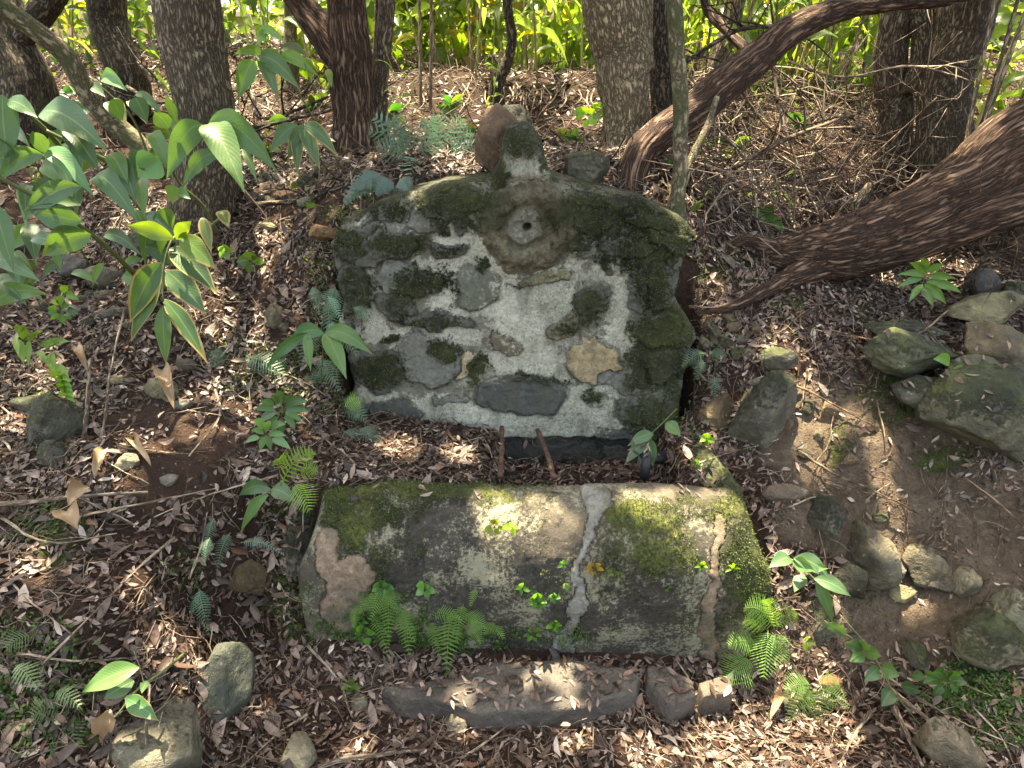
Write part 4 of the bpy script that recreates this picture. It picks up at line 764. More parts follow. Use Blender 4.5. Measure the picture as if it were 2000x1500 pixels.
ginger('upright little spray of round yellow leaves on the left bank', 1.62, [[(135,790,1.66),(125,760,1.63),(112,725,1.62)]],
    [(118+3*k, 735+9*k, 98+4*k+rl.uniform(-6,6), 728+11*k+rl.uniform(-8,8), rl.uniform(9,16), (2.0,2.0,.8), .1, .05) for k in range(5)] + [(118+3*k, 735+9*k, 138+2*k, 742+10*k, 13, (1.8,1.9,.8), .1, .05) for k in range(5)], .002, 'leafy_sprig')
def rosette(label, px, py, Y, n_, size, tint=GR, mat='broad', nm='seedling', ratio=.6, spread=1.0, cat='plant', group=None, seed=1):
    r_ = np.random.default_rng(seed); base = pt(px, py, Y); t = thing(nm, label, cat, base, group); mp_ = float(mpp(base))
    for k in range(n_):
        a = 2 * math.pi * (k + r_.uniform(-.25, .25)) / n_; ox, oy = math.cos(a), math.sin(a); s_ = size * r_.uniform(.75, 1.15)
        d0 = r_.uniform(.1, .5) * size * spread if n_ > 5 else size * .15
        b = pt(px + ox * d0, py + oy * d0, Y - .01); e = pt(px + ox * (d0 + s_), py + oy * (d0 + s_) * .8, Y - .03 + .02 * oy)
        j = r_.uniform(.8, 1.25); add_leaf(t, base, b, e, s_ * ratio * mp_, tuple(c * j for c in tint), .1, mat, arch=.1, roll=r_.uniform(-.5, .5), seed=int(r_.integers(1e6)), wave=.02, m=8, shape=(.6, .9))
        add_stem(t, base, [base, b], .0009, .0007, n_=5)
    return t
rosette('sprig of blunt round shiny leaves beside the scorched ginger fan', 490, 512, 2.0, 4, 26, (.9,.95,.7), seed=2, ratio=.95)
rosette('whitish round-leaved seedling left of the shiny round leaves', 440, 492, 2.05, 5, 16, (1.9,2.1,2.0), seed=3, ratio=.9)
rosette('bluish holly-like sprig on the stony left slope', 118, 606, 1.95, 9, 24, (.9,1.1,1.1), seed=4, ratio=.6)
rosette('small bright leaf standing alone under the big left ginger leaves', 126, 575, 1.9, 3, 24, (1.6,1.8,.9), seed=5)
rosette('four-leaved seedling in the litter before the slab left end', 683, 1342, 1.27, 4, 20, LG, seed=6, ratio=.7)
rosette('ground plant with round leaves at the far left edge', 66, 1062, 1.32, 3, 28, LG, seed=7, ratio=.9)
rosette('second ground plant of small light leaves near the left edge', 104, 1085, 1.31, 5, 15, (1.6,1.8,.9), seed=8, ratio=.8)
rosette('lone green leaf between the two big rocks on the right', 1858, 716, 1.82, 2, 34, (1.4,1.6,.9), seed=9, ratio=.6)
rosette('tiny bright plant on the ledge left of the stout tan tree', 1148, 225, 2.75, 7, 22, (1.7,2.0,.7), seed=10)
rosette('fresh green sprig on the ledge right of the bent stem', 1170, 212, 3.0, 5, 18, (1.7,2.0,.7), seed=12)
rosette('small clover-like plant on the litter right of the wall foot', 1380, 858, 1.8, 5, 14, (1.5,1.7,.8), seed=13, ratio=.8)
rosette('light sprout in the litter at the trough right rim', 1362, 905, 1.75, 4, 12, (1.3,1.5,.9), seed=14, ratio=.8)
rosette('dark green clump of pointed leaves in the lower right corner moss', 1850, 1330, 1.2, 8, 30, (.6,.8,.6), seed=15)
rosette('little heart-leaved plant beside the right fern', 1575, 1255, 1.37, 3, 16, LG, seed=16, ratio=.8)
rosette('small bright leaf on the bare right bank soil', 1895, 985, 1.66, 4, 14, (1.2,1.4,.9), seed=17, ratio=.8)
rosette('green leaf cluster behind the leaning trunk near the stump', 1638, 440, 2.5, 3, 16, (1.3,1.7,1.1), seed=18, ratio=.8)
rosette('plant of shiny grey-green pointed leaves by the twigs left of the wall foot', 550, 800, 1.75, 12, 40, (1.2,1.25,1.2), 'ginger', seed=19, ratio=.42)
rosette('shiny pointed-leaf plant just below its twin on the left bank', 520, 850, 1.68, 9, 36, (1.9,1.9,1.9), 'ginger', seed=20, ratio=.42)
# plants rooted on the trough face
YF = 1.375
for k, (lb, x, y, n_, s_, tn, rt) in enumerate([
    ('ivy with bluish leaves at the top of the fern clump on the trough', 745,1148,9,17,(1.1,1.5,1.5),.8), ('pair of pale bluish ivy leaves right of the trough fern clump',830,1152,5,18,(1.5,1.9,1.9),.8),
    ('rusty and yellow-green sprig growing high on the trough face',966,1030,6,15,(2.2,1.6,.5),.7), ('bright yellow-green three-leaf sprig high on the trough face',1000,1030,4,15,(2.6,2.8,.6),.7),
    ('blue-green ivy sprig left of the pale trough seam',1100,1102,5,11,(1.3,1.8,1.6),.7), ('withered brown-leaved sprig beside the pale trough seam',1160,1112,7,15,(4.5,1.5,.9),.6), ('olive sprig hanging right of the pale trough seam',1195,1128,7,17,(1.2,1.2,.4),.5),
    ('ivy patch of fresh leaves in the middle of the trough face',1050,1175,9,14,(1.2,1.7,.9),.8), ('ivy strand of bluish leaves right of the middle ivy patch',1082,1168,5,12,(1.4,1.9,1.7),.8), ('lowest bright-green sprig left of the pale seam foot',1082,1222,4,14,(1.6,2.1,.7),.7),
    ('tiny ivy sprig right of the middle of the trough face',1312,1155,5,12,(1.1,1.3,.8),.8), ('small plant with orange and green leaves at the right seam',1372,1106,6,11,(2.0,1.9,.6),.7), ('dark sprig low on the trough between the two seams',1200,1232,6,13,(1.2,1.3,.6),.6),
    ('round-leaved plant at the foot of the trough fern clump',712,1238,6,17,(1.5,2.0,1.0),.9), ('thin yellow-green sprout on the mossy right end of the trough',1432,1112,5,15,(1.7,1.9,.6),.35), ('fresh sprout left of the middle ivy patch',1020,1150,4,13,(1.2,1.6,1.0),.7),
    ('creeping green leaves under the ivy patch near the trough foot', 1040,1240,6,15,(1.2,1.5,.8),.6), ('low leafy tuft at the trough foot below the bluish ivy', 700,1215,7,14,(1.1,1.4,.8),.6)]):
    rosette(lb, x, y, YF, n_, s_, tn, seed=40 + k, ratio=rt, nm='wall_plant')

def frond_geo(b, t, w, arch, droop=.1, pairs=20, side=None, pinna=.16, serr=3, seed=0, off=(0, 0, 0), blunt=False):
    """fern frond: midrib with pairs of toothed pinnae. w: full width (m)"""
    b = np.asarray(b, float); t = np.asarray(t, float); L = np.linalg.norm(t - b); d = (t - b) / L; view = nrm(np.array([0, 0, CAM_H]) - (b + t) / 2)
    sd = nrm(np.cross(d, view)); nn = nrm(np.cross(sd, d)); r_ = np.random.default_rng(seed); sl = r_.uniform(-.25, .25); sd = nrm(sd * math.cos(sl) + nn * math.sin(sl))
    nn = nrm(np.cross(sd, d)); nn = nn if nn.dot(view) > 0 else -nn
    v = np.linspace(0, 1, 16); mid = b + (t - b) * v[:, None] + np.array([0, 0, 1.]) * (arch * L * np.sin(np.pi * v) - droop * L * (v ** 3 - v))[:, None]
    V0, F0, _ = tube(mid, np.linspace(L * .008, L * .002, 16), 5); parts = [(V0, F0, np.tile([.5, .5], (len(V0), 1)))]
    for k in range(pairs):
        q = .10 + .88 * k / pairs; c = np.array([np.interp(q, v, mid[:, j]) for j in range(3)]); tq = np.array([np.interp(min(q + .05, 1), v, mid[:, j]) - np.interp(q - .05, v, mid[:, j]) for j in range(3)]); tq = nrm(tq)
        prof_ = (min(1, (q / .3) ** .8) if not blunt else min(1, .8 + q)) * (1 - ((q - .25) / .78) ** 1.6 if q > .25 else 1); ln = max(w * .5 * prof_, w * .03) * r_.uniform(.92, 1.06)
        for s_ in (-1, 1):
            dr = nrm(sd * s_ + tq * (.35 + .35 * q) - nn * r_.uniform(.05, .3)); acr = nrm(np.cross(dr, nn)); pw = pinna * L / pairs * 6 * .5
            nt = serr; P_ = []; U_ = []
            for m in range(nt + 1):
                f = m / nt; ctr = c + dr * ln * f - nn * ln * .10 * f * f; hw_ = pw * (1 - .80 * f ** 1.5) * (.55 + .45 * min(1, f * 5 + .3))
                P_ += [ctr + acr * hw_, ctr - nn * pw * .12, ctr - acr * hw_]; U_ += [(0, f), (.5, f), (1, f)]
                if m < nt:
                    g2 = (m + .72) / nt; ctr = c + dr * ln * g2; hw2 = pw * (1 - .80 * g2 ** 1.5) * .62
                    P_ += [ctr + acr * hw2, ctr - nn * pw * .10, ctr - acr * hw2]; U_ += [(0, g2), (.5, g2), (1, g2)]
            nr = len(P_) // 3; i = np.arange(nr - 1)[:, None] * 3
            parts.append((np.array(P_), [np.vstack([np.hstack([i, i + 1, i + 4, i + 3]), np.hstack([i + 1, i + 2, i + 5, i + 4])])], np.array(U_)))
    V, F, U_ = join_parts(parts); return V - np.asarray(off), F, U_
def fern(label, Y, fr, mat='fern_bright', nm='fern', tint=GR, group=None, **kw):
    """fr: (bx, by, tx, ty, width px [, dY tip])"""
    b0 = pt(fr[0][0], fr[0][1], Y); t = thing(nm, label, 'fern', b0, group)
    for k, f in enumerate(fr):
        b = pt(f[0], f[1], Y); e = pt(f[2], f[3], Y + (f[5] if len(f) > 5 else -.05)); V, F, uv = frond_geo(b, e, f[4] * 1.25 * float(mpp(b)), kw.get('arch', .12), pairs=int(kw.get('pairs', 20) * .8), seed=int(rng.integers(1e6)), off=b0, pinna=kw.get('pinna', .095), serr=kw.get('serr', 4), blunt=kw.get('blunt', False))
        j = rng.uniform(.85, 1.15); link('frond', mesh_np('frond', V, F, M[mat], uv=uv), t, color=(tint[0] * j, tint[1] * j, tint[2] * j, 1))
    return t
fern('bright yellow-green fern hanging beside the trough top left corner', 1.48, [(548,948,618,884,52),(560,918,545,895,40),(575,945,606,1002,62,-.06),(585,930,622,920,44)], tint=(1.35,1.3,.9), pairs=16)
fern('clump of light green ferns hanging at the lower left of the trough face', 1.37, [(752,1150,722,1216,44),(758,1150,778,1200,36),(792,1188,800,1288,46),(780,1180,812,1260,40),(880,1200,872,1330,52,-.08),(905,1180,890,1260,44),(918,1208,940,1262,34),(775,1170,745,1170,26),(840,1210,860,1295,30),(700,1180,690,1230,26),(735,1160,700,1200,36),(760,1160,760,1262,40),(840,1200,905,1215,30),(905,1200,950,1230,36),(730,1200,760,1290,36)], pairs=18, tint=(1.05,1.1,1.0))
fern('little fern frond low on the trough face', 1.37, [(968,1218,944,1240,26),(965,1222,985,1250,22),(930,1150,918,1188,18),(1100,1140,1112,1160,14)], pairs=12, tint=(1.1,1.2,1.0))
fern('large sunlit fern arching at the trough right foot', 1.33, [(1512,1226,1452,1188,60),(1512,1226,1556,1196,40),(1518,1232,1490,1172,44),(1500,1230,1490,1330,74,-.1),(1508,1235,1540,1300,46,-.06),(1470,1290,1412,1332,72,-.05),(1480,1262,1420,1262,50),(1498,1232,1450,1215,54)], pairs=20, tint=(1.15,1.2,1.15))
fern('feathery fern spreading over the litter right of the slab', 1.18, [(1580,1340,1540,1410,66,-.03),(1590,1345,1600,1420,60,-.03),(1600,1345,1660,1390,52,-.02),(1585,1338,1530,1350,52,-.02),(1595,1340,1640,1340,40)], pairs=18, tint=(.95,1.0,1.0))
fern('dark trailing fern pair draped down the left bank', 1.18, [(262,1168,142,1300,58,-.05),(275,1185,196,1290,44,-.04)], 'fern_dark', pairs=24, arch=.15)
fern('pale hanging fern below the left bank overhang', 1.3, [(388,1150,410,1248,36),(410,1050,400,1100,26),(390,1160,360,1250,18)], 'fern_blue', pairs=20, tint=(1.2,1.35,1.2))
fern('slim grey-green fern dangling left of the trough', 1.42, [(450,1040,422,1128,30),(418,1012,402,1095,24),(470,1060,556,1086,22)], 'fern_blue', pairs=22)
fern('dark fern leaning out beside the litter at the wall left foot', 1.85, [(668,840,735,915,70,-.06),(672,850,690,920,50,-.05),(700,838,745,870,40)], 'fern_dark', pairs=24)
fern('dim fern sprays covering the bank left of the wall', 1.98, [(650,640,700,700,44),(640,590,652,700,34),(620,700,665,770,44),(600,770,660,830,44),(560,700,520,770,40),(690,600,730,640,30),(610,560,625,620,28),(600,830,640,900,40),(480,700,560,740,50),(430,680,420,720,36),(655,560,640,640,50),(620,640,590,720,50),(660,780,720,830,50),(640,720,610,800,56),(580,760,540,820,50),(700,790,680,850,44)], 'fern_dark', pairs=18, tint=(1.5,1.5,1.4))
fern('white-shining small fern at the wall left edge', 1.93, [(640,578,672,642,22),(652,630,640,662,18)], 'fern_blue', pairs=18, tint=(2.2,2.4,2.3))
fern('single light frond tip poking out at the wall left foot', 1.7, [(672,795,706,790,38)], pairs=12, tint=(1.4,1.4,.9))
fern('small dark ferns below the wall right shoulder', 2.0, [(1378,690,1330,720,34),(1385,690,1418,700,30),(1395,735,1396,785,24),(1370,700,1360,745,26)], 'fern_dark', pairs=16)
fern('broad blue-green fern plant above the wall left shoulder', 2.5, [(800,300,715,258,56,-.05),(800,300,725,228,50),(800,295,790,250,50),(815,310,800,350,64,-.12),(820,300,850,240,46),(790,310,740,292,54,-.08),(790,300,762,232,50),(820,300,870,285,48),(805,320,830,335,40)], 'fern_blue', pairs=9, pinna=.085, serr=2, blunt=True, tint=(1.6,1.6,1.5))
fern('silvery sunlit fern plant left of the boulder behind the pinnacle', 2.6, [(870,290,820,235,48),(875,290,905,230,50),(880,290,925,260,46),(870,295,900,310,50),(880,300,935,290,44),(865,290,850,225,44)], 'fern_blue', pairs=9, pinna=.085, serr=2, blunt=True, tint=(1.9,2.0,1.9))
fern('low arching fern on the wall left slope under the red tree', 2.25, [(755,350,668,405,44,-.05),(750,350,690,375,40),(765,352,735,385,36),(780,350,800,380,34)], 'fern_blue', pairs=14, pinna=.24, serr=2, blunt=True)
fern('yellowing bramble fern in the lower left corner', .95, [(20,1440,-40,1490,60),(40,1430,60,1490,50),(120,1380,60,1400,60),(140,1400,150,1470,50),(60,1240,10,1270,50),(30,1300,80,1350,50),(110,1350,160,1385,40)], 'fern_dark', pairs=12, tint=(1.5,1.4,.8))

# ------------------------------------------------------------------ rocks
def rock(label, px, py, rx, ry, mat='rock', seed=1, Y=None, rz=0, ry_=0, depth=1.0, nm='rock', tint=(1, 1, 1), sink=.2, rough=1.0, cat='rock', group=None, sub=None):
    """centre and half sizes in photo pixels"""
    P = lift(px, py + ry * .5, 0) if Y is None else pt(px, py, Y)
    if Y is None: P = pt(px, py, P[1] + ry * float(mpp(P)) * .22)
    s_ = float(mpp(P)); big = rx * ry > 1500
    o = link(nm, rock_mesh(nm, rx * s_ * 1.12, max(ry, rx * .5) * s_ * depth * 1.1, ry * s_ * 1.18, seed, M[mat], sub or (5 if big else 4), rough=rough), label=label, cat=cat, group=group, color=(*tint, 1), loc=P); rot(o, rng.uniform(-8, 8), ry_, rz); return o
rock('large flat greenish rock topmost of the right bank stones', 1765, 688, 112, 44, 'rock_mossy', 11, ry_=4, tint=(.9,1,.85), Y=1.93, depth=.8)
rock('thin mossy slab lying on top of the large flat rock', 1772, 646, 80, 20, 'rock_mossy', 12, Y=2.05)
rock('huge mossy boulder at the right edge of the bank', 1945, 812, 132, 92, 'rock_mossy', 13, ry_=14, rough=.8, tint=(1,1,.9), Y=1.76)
rock('brown layered rock sloping down above the huge mossy boulder', 1955, 682, 100, 46, 'rock_brown', 14, ry_=14, Y=1.95, tint=(.85,.85,.7))
rock('small lichen-spotted stone wedged between the two flat rocks', 1900, 716, 44, 22, 'rock', 15, tint=(.8,.85,.6), Y=1.86)
rock('squarish mossy stone left of the huge boulder', 1795, 760, 46, 32, 'rock_mossy', 16, Y=1.84)
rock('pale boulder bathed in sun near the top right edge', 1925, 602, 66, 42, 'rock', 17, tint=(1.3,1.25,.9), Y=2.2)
rock('dark slate slab tilted above the pale sunlit boulder', 1925, 560, 45, 32, 'rock_dark', 18, ry_=30)
rock('moss-covered stone at the right edge beside the slate slab', 1985, 580, 32, 34, 'rock_mossy', 19)
rock('upright mossy block standing right of the trough interior', 1487, 822, 62, 96, 'rock_mossy', 20, Y=1.9, rough=.6, depth=.6)
rock('dull squarish block between the wall and the upright block', 1398, 808, 40, 42, 'rock_brown', 21, Y=2.0, rough=.7, tint=(.8,.75,.6))
rock('small light stone on top of the upright block', 1490, 745, 24, 12, 'rock', 22, Y=1.93)
rock('moss-topped stone behind the upright block', 1520, 700, 36, 22, 'rock_mossy', 23, Y=2.0)
rock('round mossy stone right of the trough top right corner', 1612, 1012, 48, 40, 'rock_mossy', 24, rough=.8)
rock('large half-buried grey stone under the round mossy one', 1700, 1080, 58, 62, 'rock', 25, tint=(.7,.68,.58))
rock('roundish flat stone right of the half-buried grey stone', 1808, 1104, 44, 38, 'rock', 26, tint=(.75,.7,.58), rough=.6)
rock('pale speckled stone in the right bank soil', 1885, 1140, 28, 30, 'rock', 27, tint=(1.1,1.05,.85))
rock('broad greenish stone low on the right bank', 1925, 1240, 66, 60, 'rock_mossy', 28, tint=(1.1,1.05,.9))
rock('grey stone at the right edge beside the broad greenish stone', 1985, 1210, 46, 54, 'rock', 29, tint=(.9,.95,.8))
rock('smooth pale slab leaning in the bottom right corner', 1850, 1460, 80, 46, 'rock', 30, ry_=35, rough=.4, tint=(.85,.75,.62))
rock('reddish brown stone beside the feathery fern', 1618, 1334, 24, 18, 'rock_brown', 31, tint=(1.1,.7,.55), rough=.5)
rock('rounded dark stone beside the arching shoot right of the trough', 1580, 1190, 48, 60, 'rock_mossy', 32, Y=1.52)
rock('flat stone wedged under the right bank below the trough corner', 1535, 965, 40, 20, 'rock_brown', 33)
rock('small mossy stone at the foot of the right bank stones', 1790, 1280, 22, 34, 'rock_mossy', 34)
rock('fist-sized stone between the roundish and the pale speckled stones', 1840, 1142, 24, 18, 'rock', 35, tint=(.8,.75,.7))
rock('small grey stone left of the roundish flat stone', 1752, 1110, 18, 18, 'rock', 36)
rock('speckled white stone in the soil below the half-buried grey one', 1765, 1160, 26, 16, 'rock', 37, tint=(1.2,1.2,.8))
rock('greenish lump of stone right of the arching shoot', 1660, 1130, 44, 40, 'rock', 38, tint=(.6,.6,.5))
rock('big grey boulder with moss cap at the bottom left', 312, 1455, 106, 72, 'rock', 40, rough=.7, tint=(.85,.85,.75), Y=.98)
rock('dark wet stone right of the bottom left boulder', 432, 1345, 58, 78, 'rock_dark', 41, Y=1.17, rough=.7, tint=(.8,.95,.8))
rock('brown stone under the overhang left of the trough', 485, 1130, 48, 40, 'rock_brown', 42, Y=1.48, tint=(.8,.75,.55))
rock('pale angular stone lying at the bottom edge left of centre', 582, 1474, 38, 36, 'rock', 43, tint=(1.7,1.6,1.35), rough=.5)
rock('small pale stone in the litter before the slab left end', 704, 1370, 17, 17, 'rock', 44, tint=(1.1,1.05,.9))
rock('angular stone half buried in the litter below the slab', 892, 1412, 22, 22, 'rock', 45, tint=(.9,.85,.75))
rock('stone in the hollow beside the dark wet stone', 475, 1322, 24, 18, 'rock_mossy', 46)
rock('tall brown boulder left behind the pinnacle', 968, 285, 46, 70, 'rock_brown', 47, Y=2.36, tint=(.9,.75,.65), rough=.8)
rock('rounded grey boulder top behind the pinnacle', 1005, 245, 40, 38, 'rock_mossy', 48, Y=2.42)
rock('low mossy boulder right behind the wall shoulder', 1140, 330, 52, 34, 'rock_mossy', 49, Y=2.33, rough=.8)
rock('tan stone at the wall left top corner', 632, 455, 30, 16, 'rock_brown', 50, Y=2.25, tint=(1.2,.9,.6))
rock('small green stone under the slope fern', 700, 445, 26, 18, 'rock_mossy', 51, Y=2.2)
rock('flat yellowish stone in the bare soil left of the wall', 522, 442, 22, 10, 'rock', 52, tint=(1.1,1.0,.7))
rock('upright thin stone stuck in the left bank', 538, 618, 16, 22, 'rock', 53, tint=(.95,.85,.75))
rock('smaller stone beside the upright thin one', 556, 638, 11, 12, 'rock', 54, tint=(.8,.75,.65))
rock('flat pale stone on the left slope under the withered leaf', 316, 756, 32, 22, 'rock', 55, tint=(1.3,1.25,.95))
rock('yellowish flat stone left of the withered leaf', 240, 742, 28, 11, 'rock', 56, tint=(1.1,1.05,.75))
rock('long grey stone right of the withered leaf', 356, 790, 24, 12, 'rock', 57, ry_=-20)
rock('stone beside the scorched fan tips', 362, 715, 20, 13, 'rock_brown', 58)
rock('pale grey stone low in the bare left soil', 330, 938, 18, 15, 'rock', 59)
rock('greenish white stone on the left bank', 252, 900, 26, 18, 'rock', 60, tint=(1.1,1.1,.9))
rock('mossy stone beside the broken cane on the left bank', 108, 832, 38, 56, 'rock_mossy', 61)
rock('mossy outcrop above the left edge litter', 88, 790, 60, 24, 'rock_mossy', 62)
rock('green stone below the yellow spray on the left bank', 105, 890, 36, 34, 'rock_mossy', 63)
rock('grey stone in the shade under the big left leaves', 140, 520, 34, 24, 'rock_dark', 64)
rock('dark stone left of the ginger fan', 200, 540, 46, 26, 'rock_dark', 65, tint=(1.3,1.3,1.1))
rock('rough grey stone just left of the thick grey tree foot', 60, 470, 44, 32, 'rock_dark', 66)
rock('mossy stone high on the left slope below the pale sapling', 300, 470, 50, 22, 'rock_mossy', 68)
PB = 'pebbly stones spilling down the left slope'
for k in range(42):
    x_, y_ = rng.uniform(60, 340), rng.uniform(530, 640); s_ = rng.uniform(7, 17)
    if k > 27: x_, y_ = rng.uniform(480, 640), rng.uniform(335, 400)
    hp = hit(x_, y_)
    rock('rounded fist-sized stone among its like on the left slope' if k < 28 else 'small grey stone heaped at the foot of the grey and red trees', x_, y_, s_ * 1.3, s_ * .8, ('rock', 'rock_brown', 'rock_mossy')[k % 3], 100 + k % 9, tint=(rng.uniform(.75, 1.25),) * 3, nm='stone', cat='stone', group=PB if k < 28 else 'small stones heaped between the two trees')
for k, (x_, y_) in enumerate([(1395,650),(1415,668),(1432,640),(1450,662),(1400,690),(1380,632),(1462,690),(1500,660),(1420,622),(1375,668),(1440,690),(1475,640),(1550,770),(1575,800),(1540,830),(1600,850),(1570,890),(1620,800),(1700,960),(1720,1010),(1660,900)]):
    rock('rounded stone packed in the earth wall right of the fountain wall' if k < 12 else 'knob of stone showing in the bare earth right of the upright block', x_, y_, rng.uniform(10, 20), rng.uniform(9, 16), ('rock', 'rock_mossy', 'rock_brown')[k % 3], 120 + k % 8, nm='stone', cat='stone', tint=(.75,.7,.58), group='stones packed in the earth right of the wall' if k < 12 else 'stones in the bare earth face')
# slabs before the trough
def slab(label, outline, Y0, hgt, seed, mat, tint):
    """low slab on the ground; outline = ground footprint in metres"""
    import bmesh
    o = np.array(outline); c = o.mean(0); dn = []
    for a, b in zip(o, np.roll(o, -1, 0)):
        for t in np.linspace(0, 1, 12)[:-1]: dn.append(a + (b - a) * t)
    dn = np.array(dn); dn = dn + .010 * np.stack([fbm(np.c_[dn * 12, dn[:, :1] * 0], 3, seed), fbm(np.c_[dn * 12, dn[:, :1] * 0 + 4], 3, seed + 1)], -1)
    rings = [(1.0, -.03), (1.0, hgt * .35), (.995, hgt * .7), (.975, hgt * .93), (.94, hgt), (.8, hgt * 1.02), (.6, hgt * 1.03), (.4, hgt * 1.03), (.2, hgt * 1.02), (.05, hgt * 1.02)]
    m_ = len(dn); V = np.vstack([np.c_[c + (dn - c) * s_, np.full(m_, z_)] for s_, z_ in rings]); V[:, 2] += fbm(V * 7, 4, seed) * .012 * (V[:, 2] > .01) + fbm(V * 40, 3, seed) * .003; V[:, :2] += .006 * fbm(V * 20, 3, seed + 3)[:, None]
    F = []
    for r_ in range(len(rings) - 1):
        k = np.arange(m_); k2 = (k + 1) % m_; F.append(np.stack([k + r_ * m_, k2 + r_ * m_, k2 + (r_ + 1) * m_, k + (r_ + 1) * m_], -1))
    F = np.vstack(F); k = np.arange(m_); V = np.vstack([V, [[c[0], c[1], V[-m_:, 2].mean()]]]); Ft = np.stack([k + (len(rings) - 1) * m_, (k + 1) % m_ + (len(rings) - 1) * m_, np.full(m_, len(V) - 1)], -1)
    loc = np.array([c[0], c[1], 0]); return link('stone_slab', mesh_np('stone_slab', V - loc, [F, Ft], M[mat]), label=label, cat='slab', color=(*tint, 1), loc=loc)
def gxy(px, py): d = ray(px, py); t = -(CAM_H - .045) / d[2]; return (d[0] * t, d[1] * t)
slab('long dark grey slab lying in the litter before the trough', [gxy(*q) for q in [(745,1345),(800,1372),(880,1375),(940,1392),(1000,1394),(1150,1384),(1245,1352),(1252,1322),(1180,1298),(1060,1292),(930,1300),(900,1328),(820,1335)]], 0, .055, 3, 'rock_dark', (1.15,1.08,1.0))
slab('short dark slab at the right end of the long one', [gxy(*q) for q in [(1262,1335),(1305,1380),(1358,1360),(1352,1332),(1300,1300),(1265,1300)]], 0, .05, 8, 'rock_dark', (1.15,1.05,.98))
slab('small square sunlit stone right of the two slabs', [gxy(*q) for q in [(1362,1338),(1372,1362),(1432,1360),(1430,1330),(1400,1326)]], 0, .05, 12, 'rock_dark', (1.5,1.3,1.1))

# ------------------------------------------------------------------ ironwork and pipe
for lb, a, b in (('left upright rusty iron bar between wall foot and trough rim', (980,835,2.0), (977,930,1.62)), ('right slanting rusty iron bar between wall foot and trough rim', (1050,840,2.0), (1082,932,1.62))):
    A_, B_ = pt(*a), pt(*b); C = catmull(np.array([A_, (A_ + B_) / 2 + [.003, 0, .004], B_]), 20); V, F, bc = tube(C, .0085 + .0015 * rng.normal(size=20), 10)
    o = link('iron_bar', mesh_np('iron_bar', V - A_, F, M['rust'], attrs={'bark': bc}), label=lb, cat='iron bar', loc=A_)
A_, B_ = pt(1262, 905, 1.66), pt(1305, 900, 1.92); t = thing('drain_pipe', 'square black plastic pipe end sunk beside the trough right rim', 'pipe', A_)
V, F, _ = tube(np.array([A_ + [0, 0, -.06], A_ + [0, 0, .022]]), [.016, .016], 4, cap=True); link('upright_pipe', mesh_np('upright_pipe', V - A_, F, M['black'], smooth=False), t)
V, F, _ = tube(np.array([A_ + [.0, .02, .012], B_ + [0, 0, .01]]), [.022, .022], 4, cap=True); link('pipe_channel', mesh_np('pipe_channel', V - A_, F, M['black'], smooth=False), t)

# ------------------------------------------------------------------ sticks, canes, roots, dead branches
def stick(label, pts, r, mat='stick', nm='stick', cat='stick', group=None, twigs=0, d=.01):
    P = []
    for q in pts:
        P.append(pt(q[0], q[1], q[2]) if len(q) > 2 else lift(q[0], q[1], d))
    P = np.array(P); L = np.linalg.norm(np.diff(P, axis=0), axis=1).sum(); n_ = int(np.clip(L / .02, 8, 90)); C = catmull(P, n_); C = C + fbm(C * 9, 3, int(rng.integers(99)))[:, None] * .006
    parts = [tube(C, np.linspace(r, r * .5, n_) * (1 + .12 * rng.normal(size=n_)), 7)]
    for k in range(twigs):
        a = C[rng.integers(2, n_)]; dr = nrm(rng.normal(size=3) * [1, .5, .8] + [0, 0, .1]); l = rng.uniform(.1, .32); Q_ = catmull(np.array([a, a + dr * l * .5 + rng.normal(size=3) * .02, a + dr * l + rng.normal(size=3) * .03]), 7)
        parts.append(tube(Q_, np.linspace(r * .45, r * .15, 7), 4))
        if l > .18: e = Q_[3]; d2 = nrm(dr + rng.normal(size=3) * .6); parts.append(tube(np.array([e, e + d2 * l * .3, e + d2 * l * .6 + [0, 0, .01]]), [r * .3, r * .2, r * .1], 4))
    V, F, bc = join_parts(parts); return link(nm, mesh_np(nm, V - P[0], F, M[mat], attrs={'bark': bc}), label=label, cat=cat, group=group, loc=P[0])
stick('long straw-coloured cane lying across the left edge', [(-60,994),(120,975),(290,960)], .008, d=.05)
stick('second thinner straw cane just under the long one', [(160,1010),(300,980),(420,955)], .004, d=.035)
stick('broken upright cane stub on the left bank', [(155,925,1.62),(165,840,1.64),(172,770,1.66),(178,700,1.68)], .0085, 'stick')
stick('thin dark cane right of the broken stub', [(185,905,1.62),(205,810,1.66),(215,720,1.7),(245,600,1.76)], .0045, 'stick')
stick('brown stick bending over the litter at the bottom edge', [(620,1500,1.03),(680,1482,1.05),(760,1470,1.08),(840,1462,1.1)], .007, 'stick', d=.02)
BRL = ['longest dead branch rising diagonally from the wall right edge to the top right corner', 'steep dead branch hanging behind the arching limb middle', 'dead branch sloping down right from the stout tan tree toward the pitted trunk', 'short dead branch crossing behind the upper bend of the arching limb',
    'thin level branch high above the brushwood reaching the pitted trunk', 'bare stick leaning up right out of the brushwood under the arching limb', 'dead stick crossing low over the brushwood behind the stump', 'kinked branch dropping from the arching limb to the leaning trunk tip', 'dead branch rising from the stump toward the pitted trunk', 'twisted thin branch under the highest part of the arching limb',
    'bent stick standing over the broken stump', 'upright dead branch just right of the slim pale sapling', 'crooked stick lying at the tip of the leaning trunk', 'branch slanting down left from the upright grey-brown trunk', 'bare stick over the upper edge of the leaning trunk at the right', 'dry twig poking up under the leaning trunk at the right edge', 'small arched stick on the litter right of the slim pale sapling']
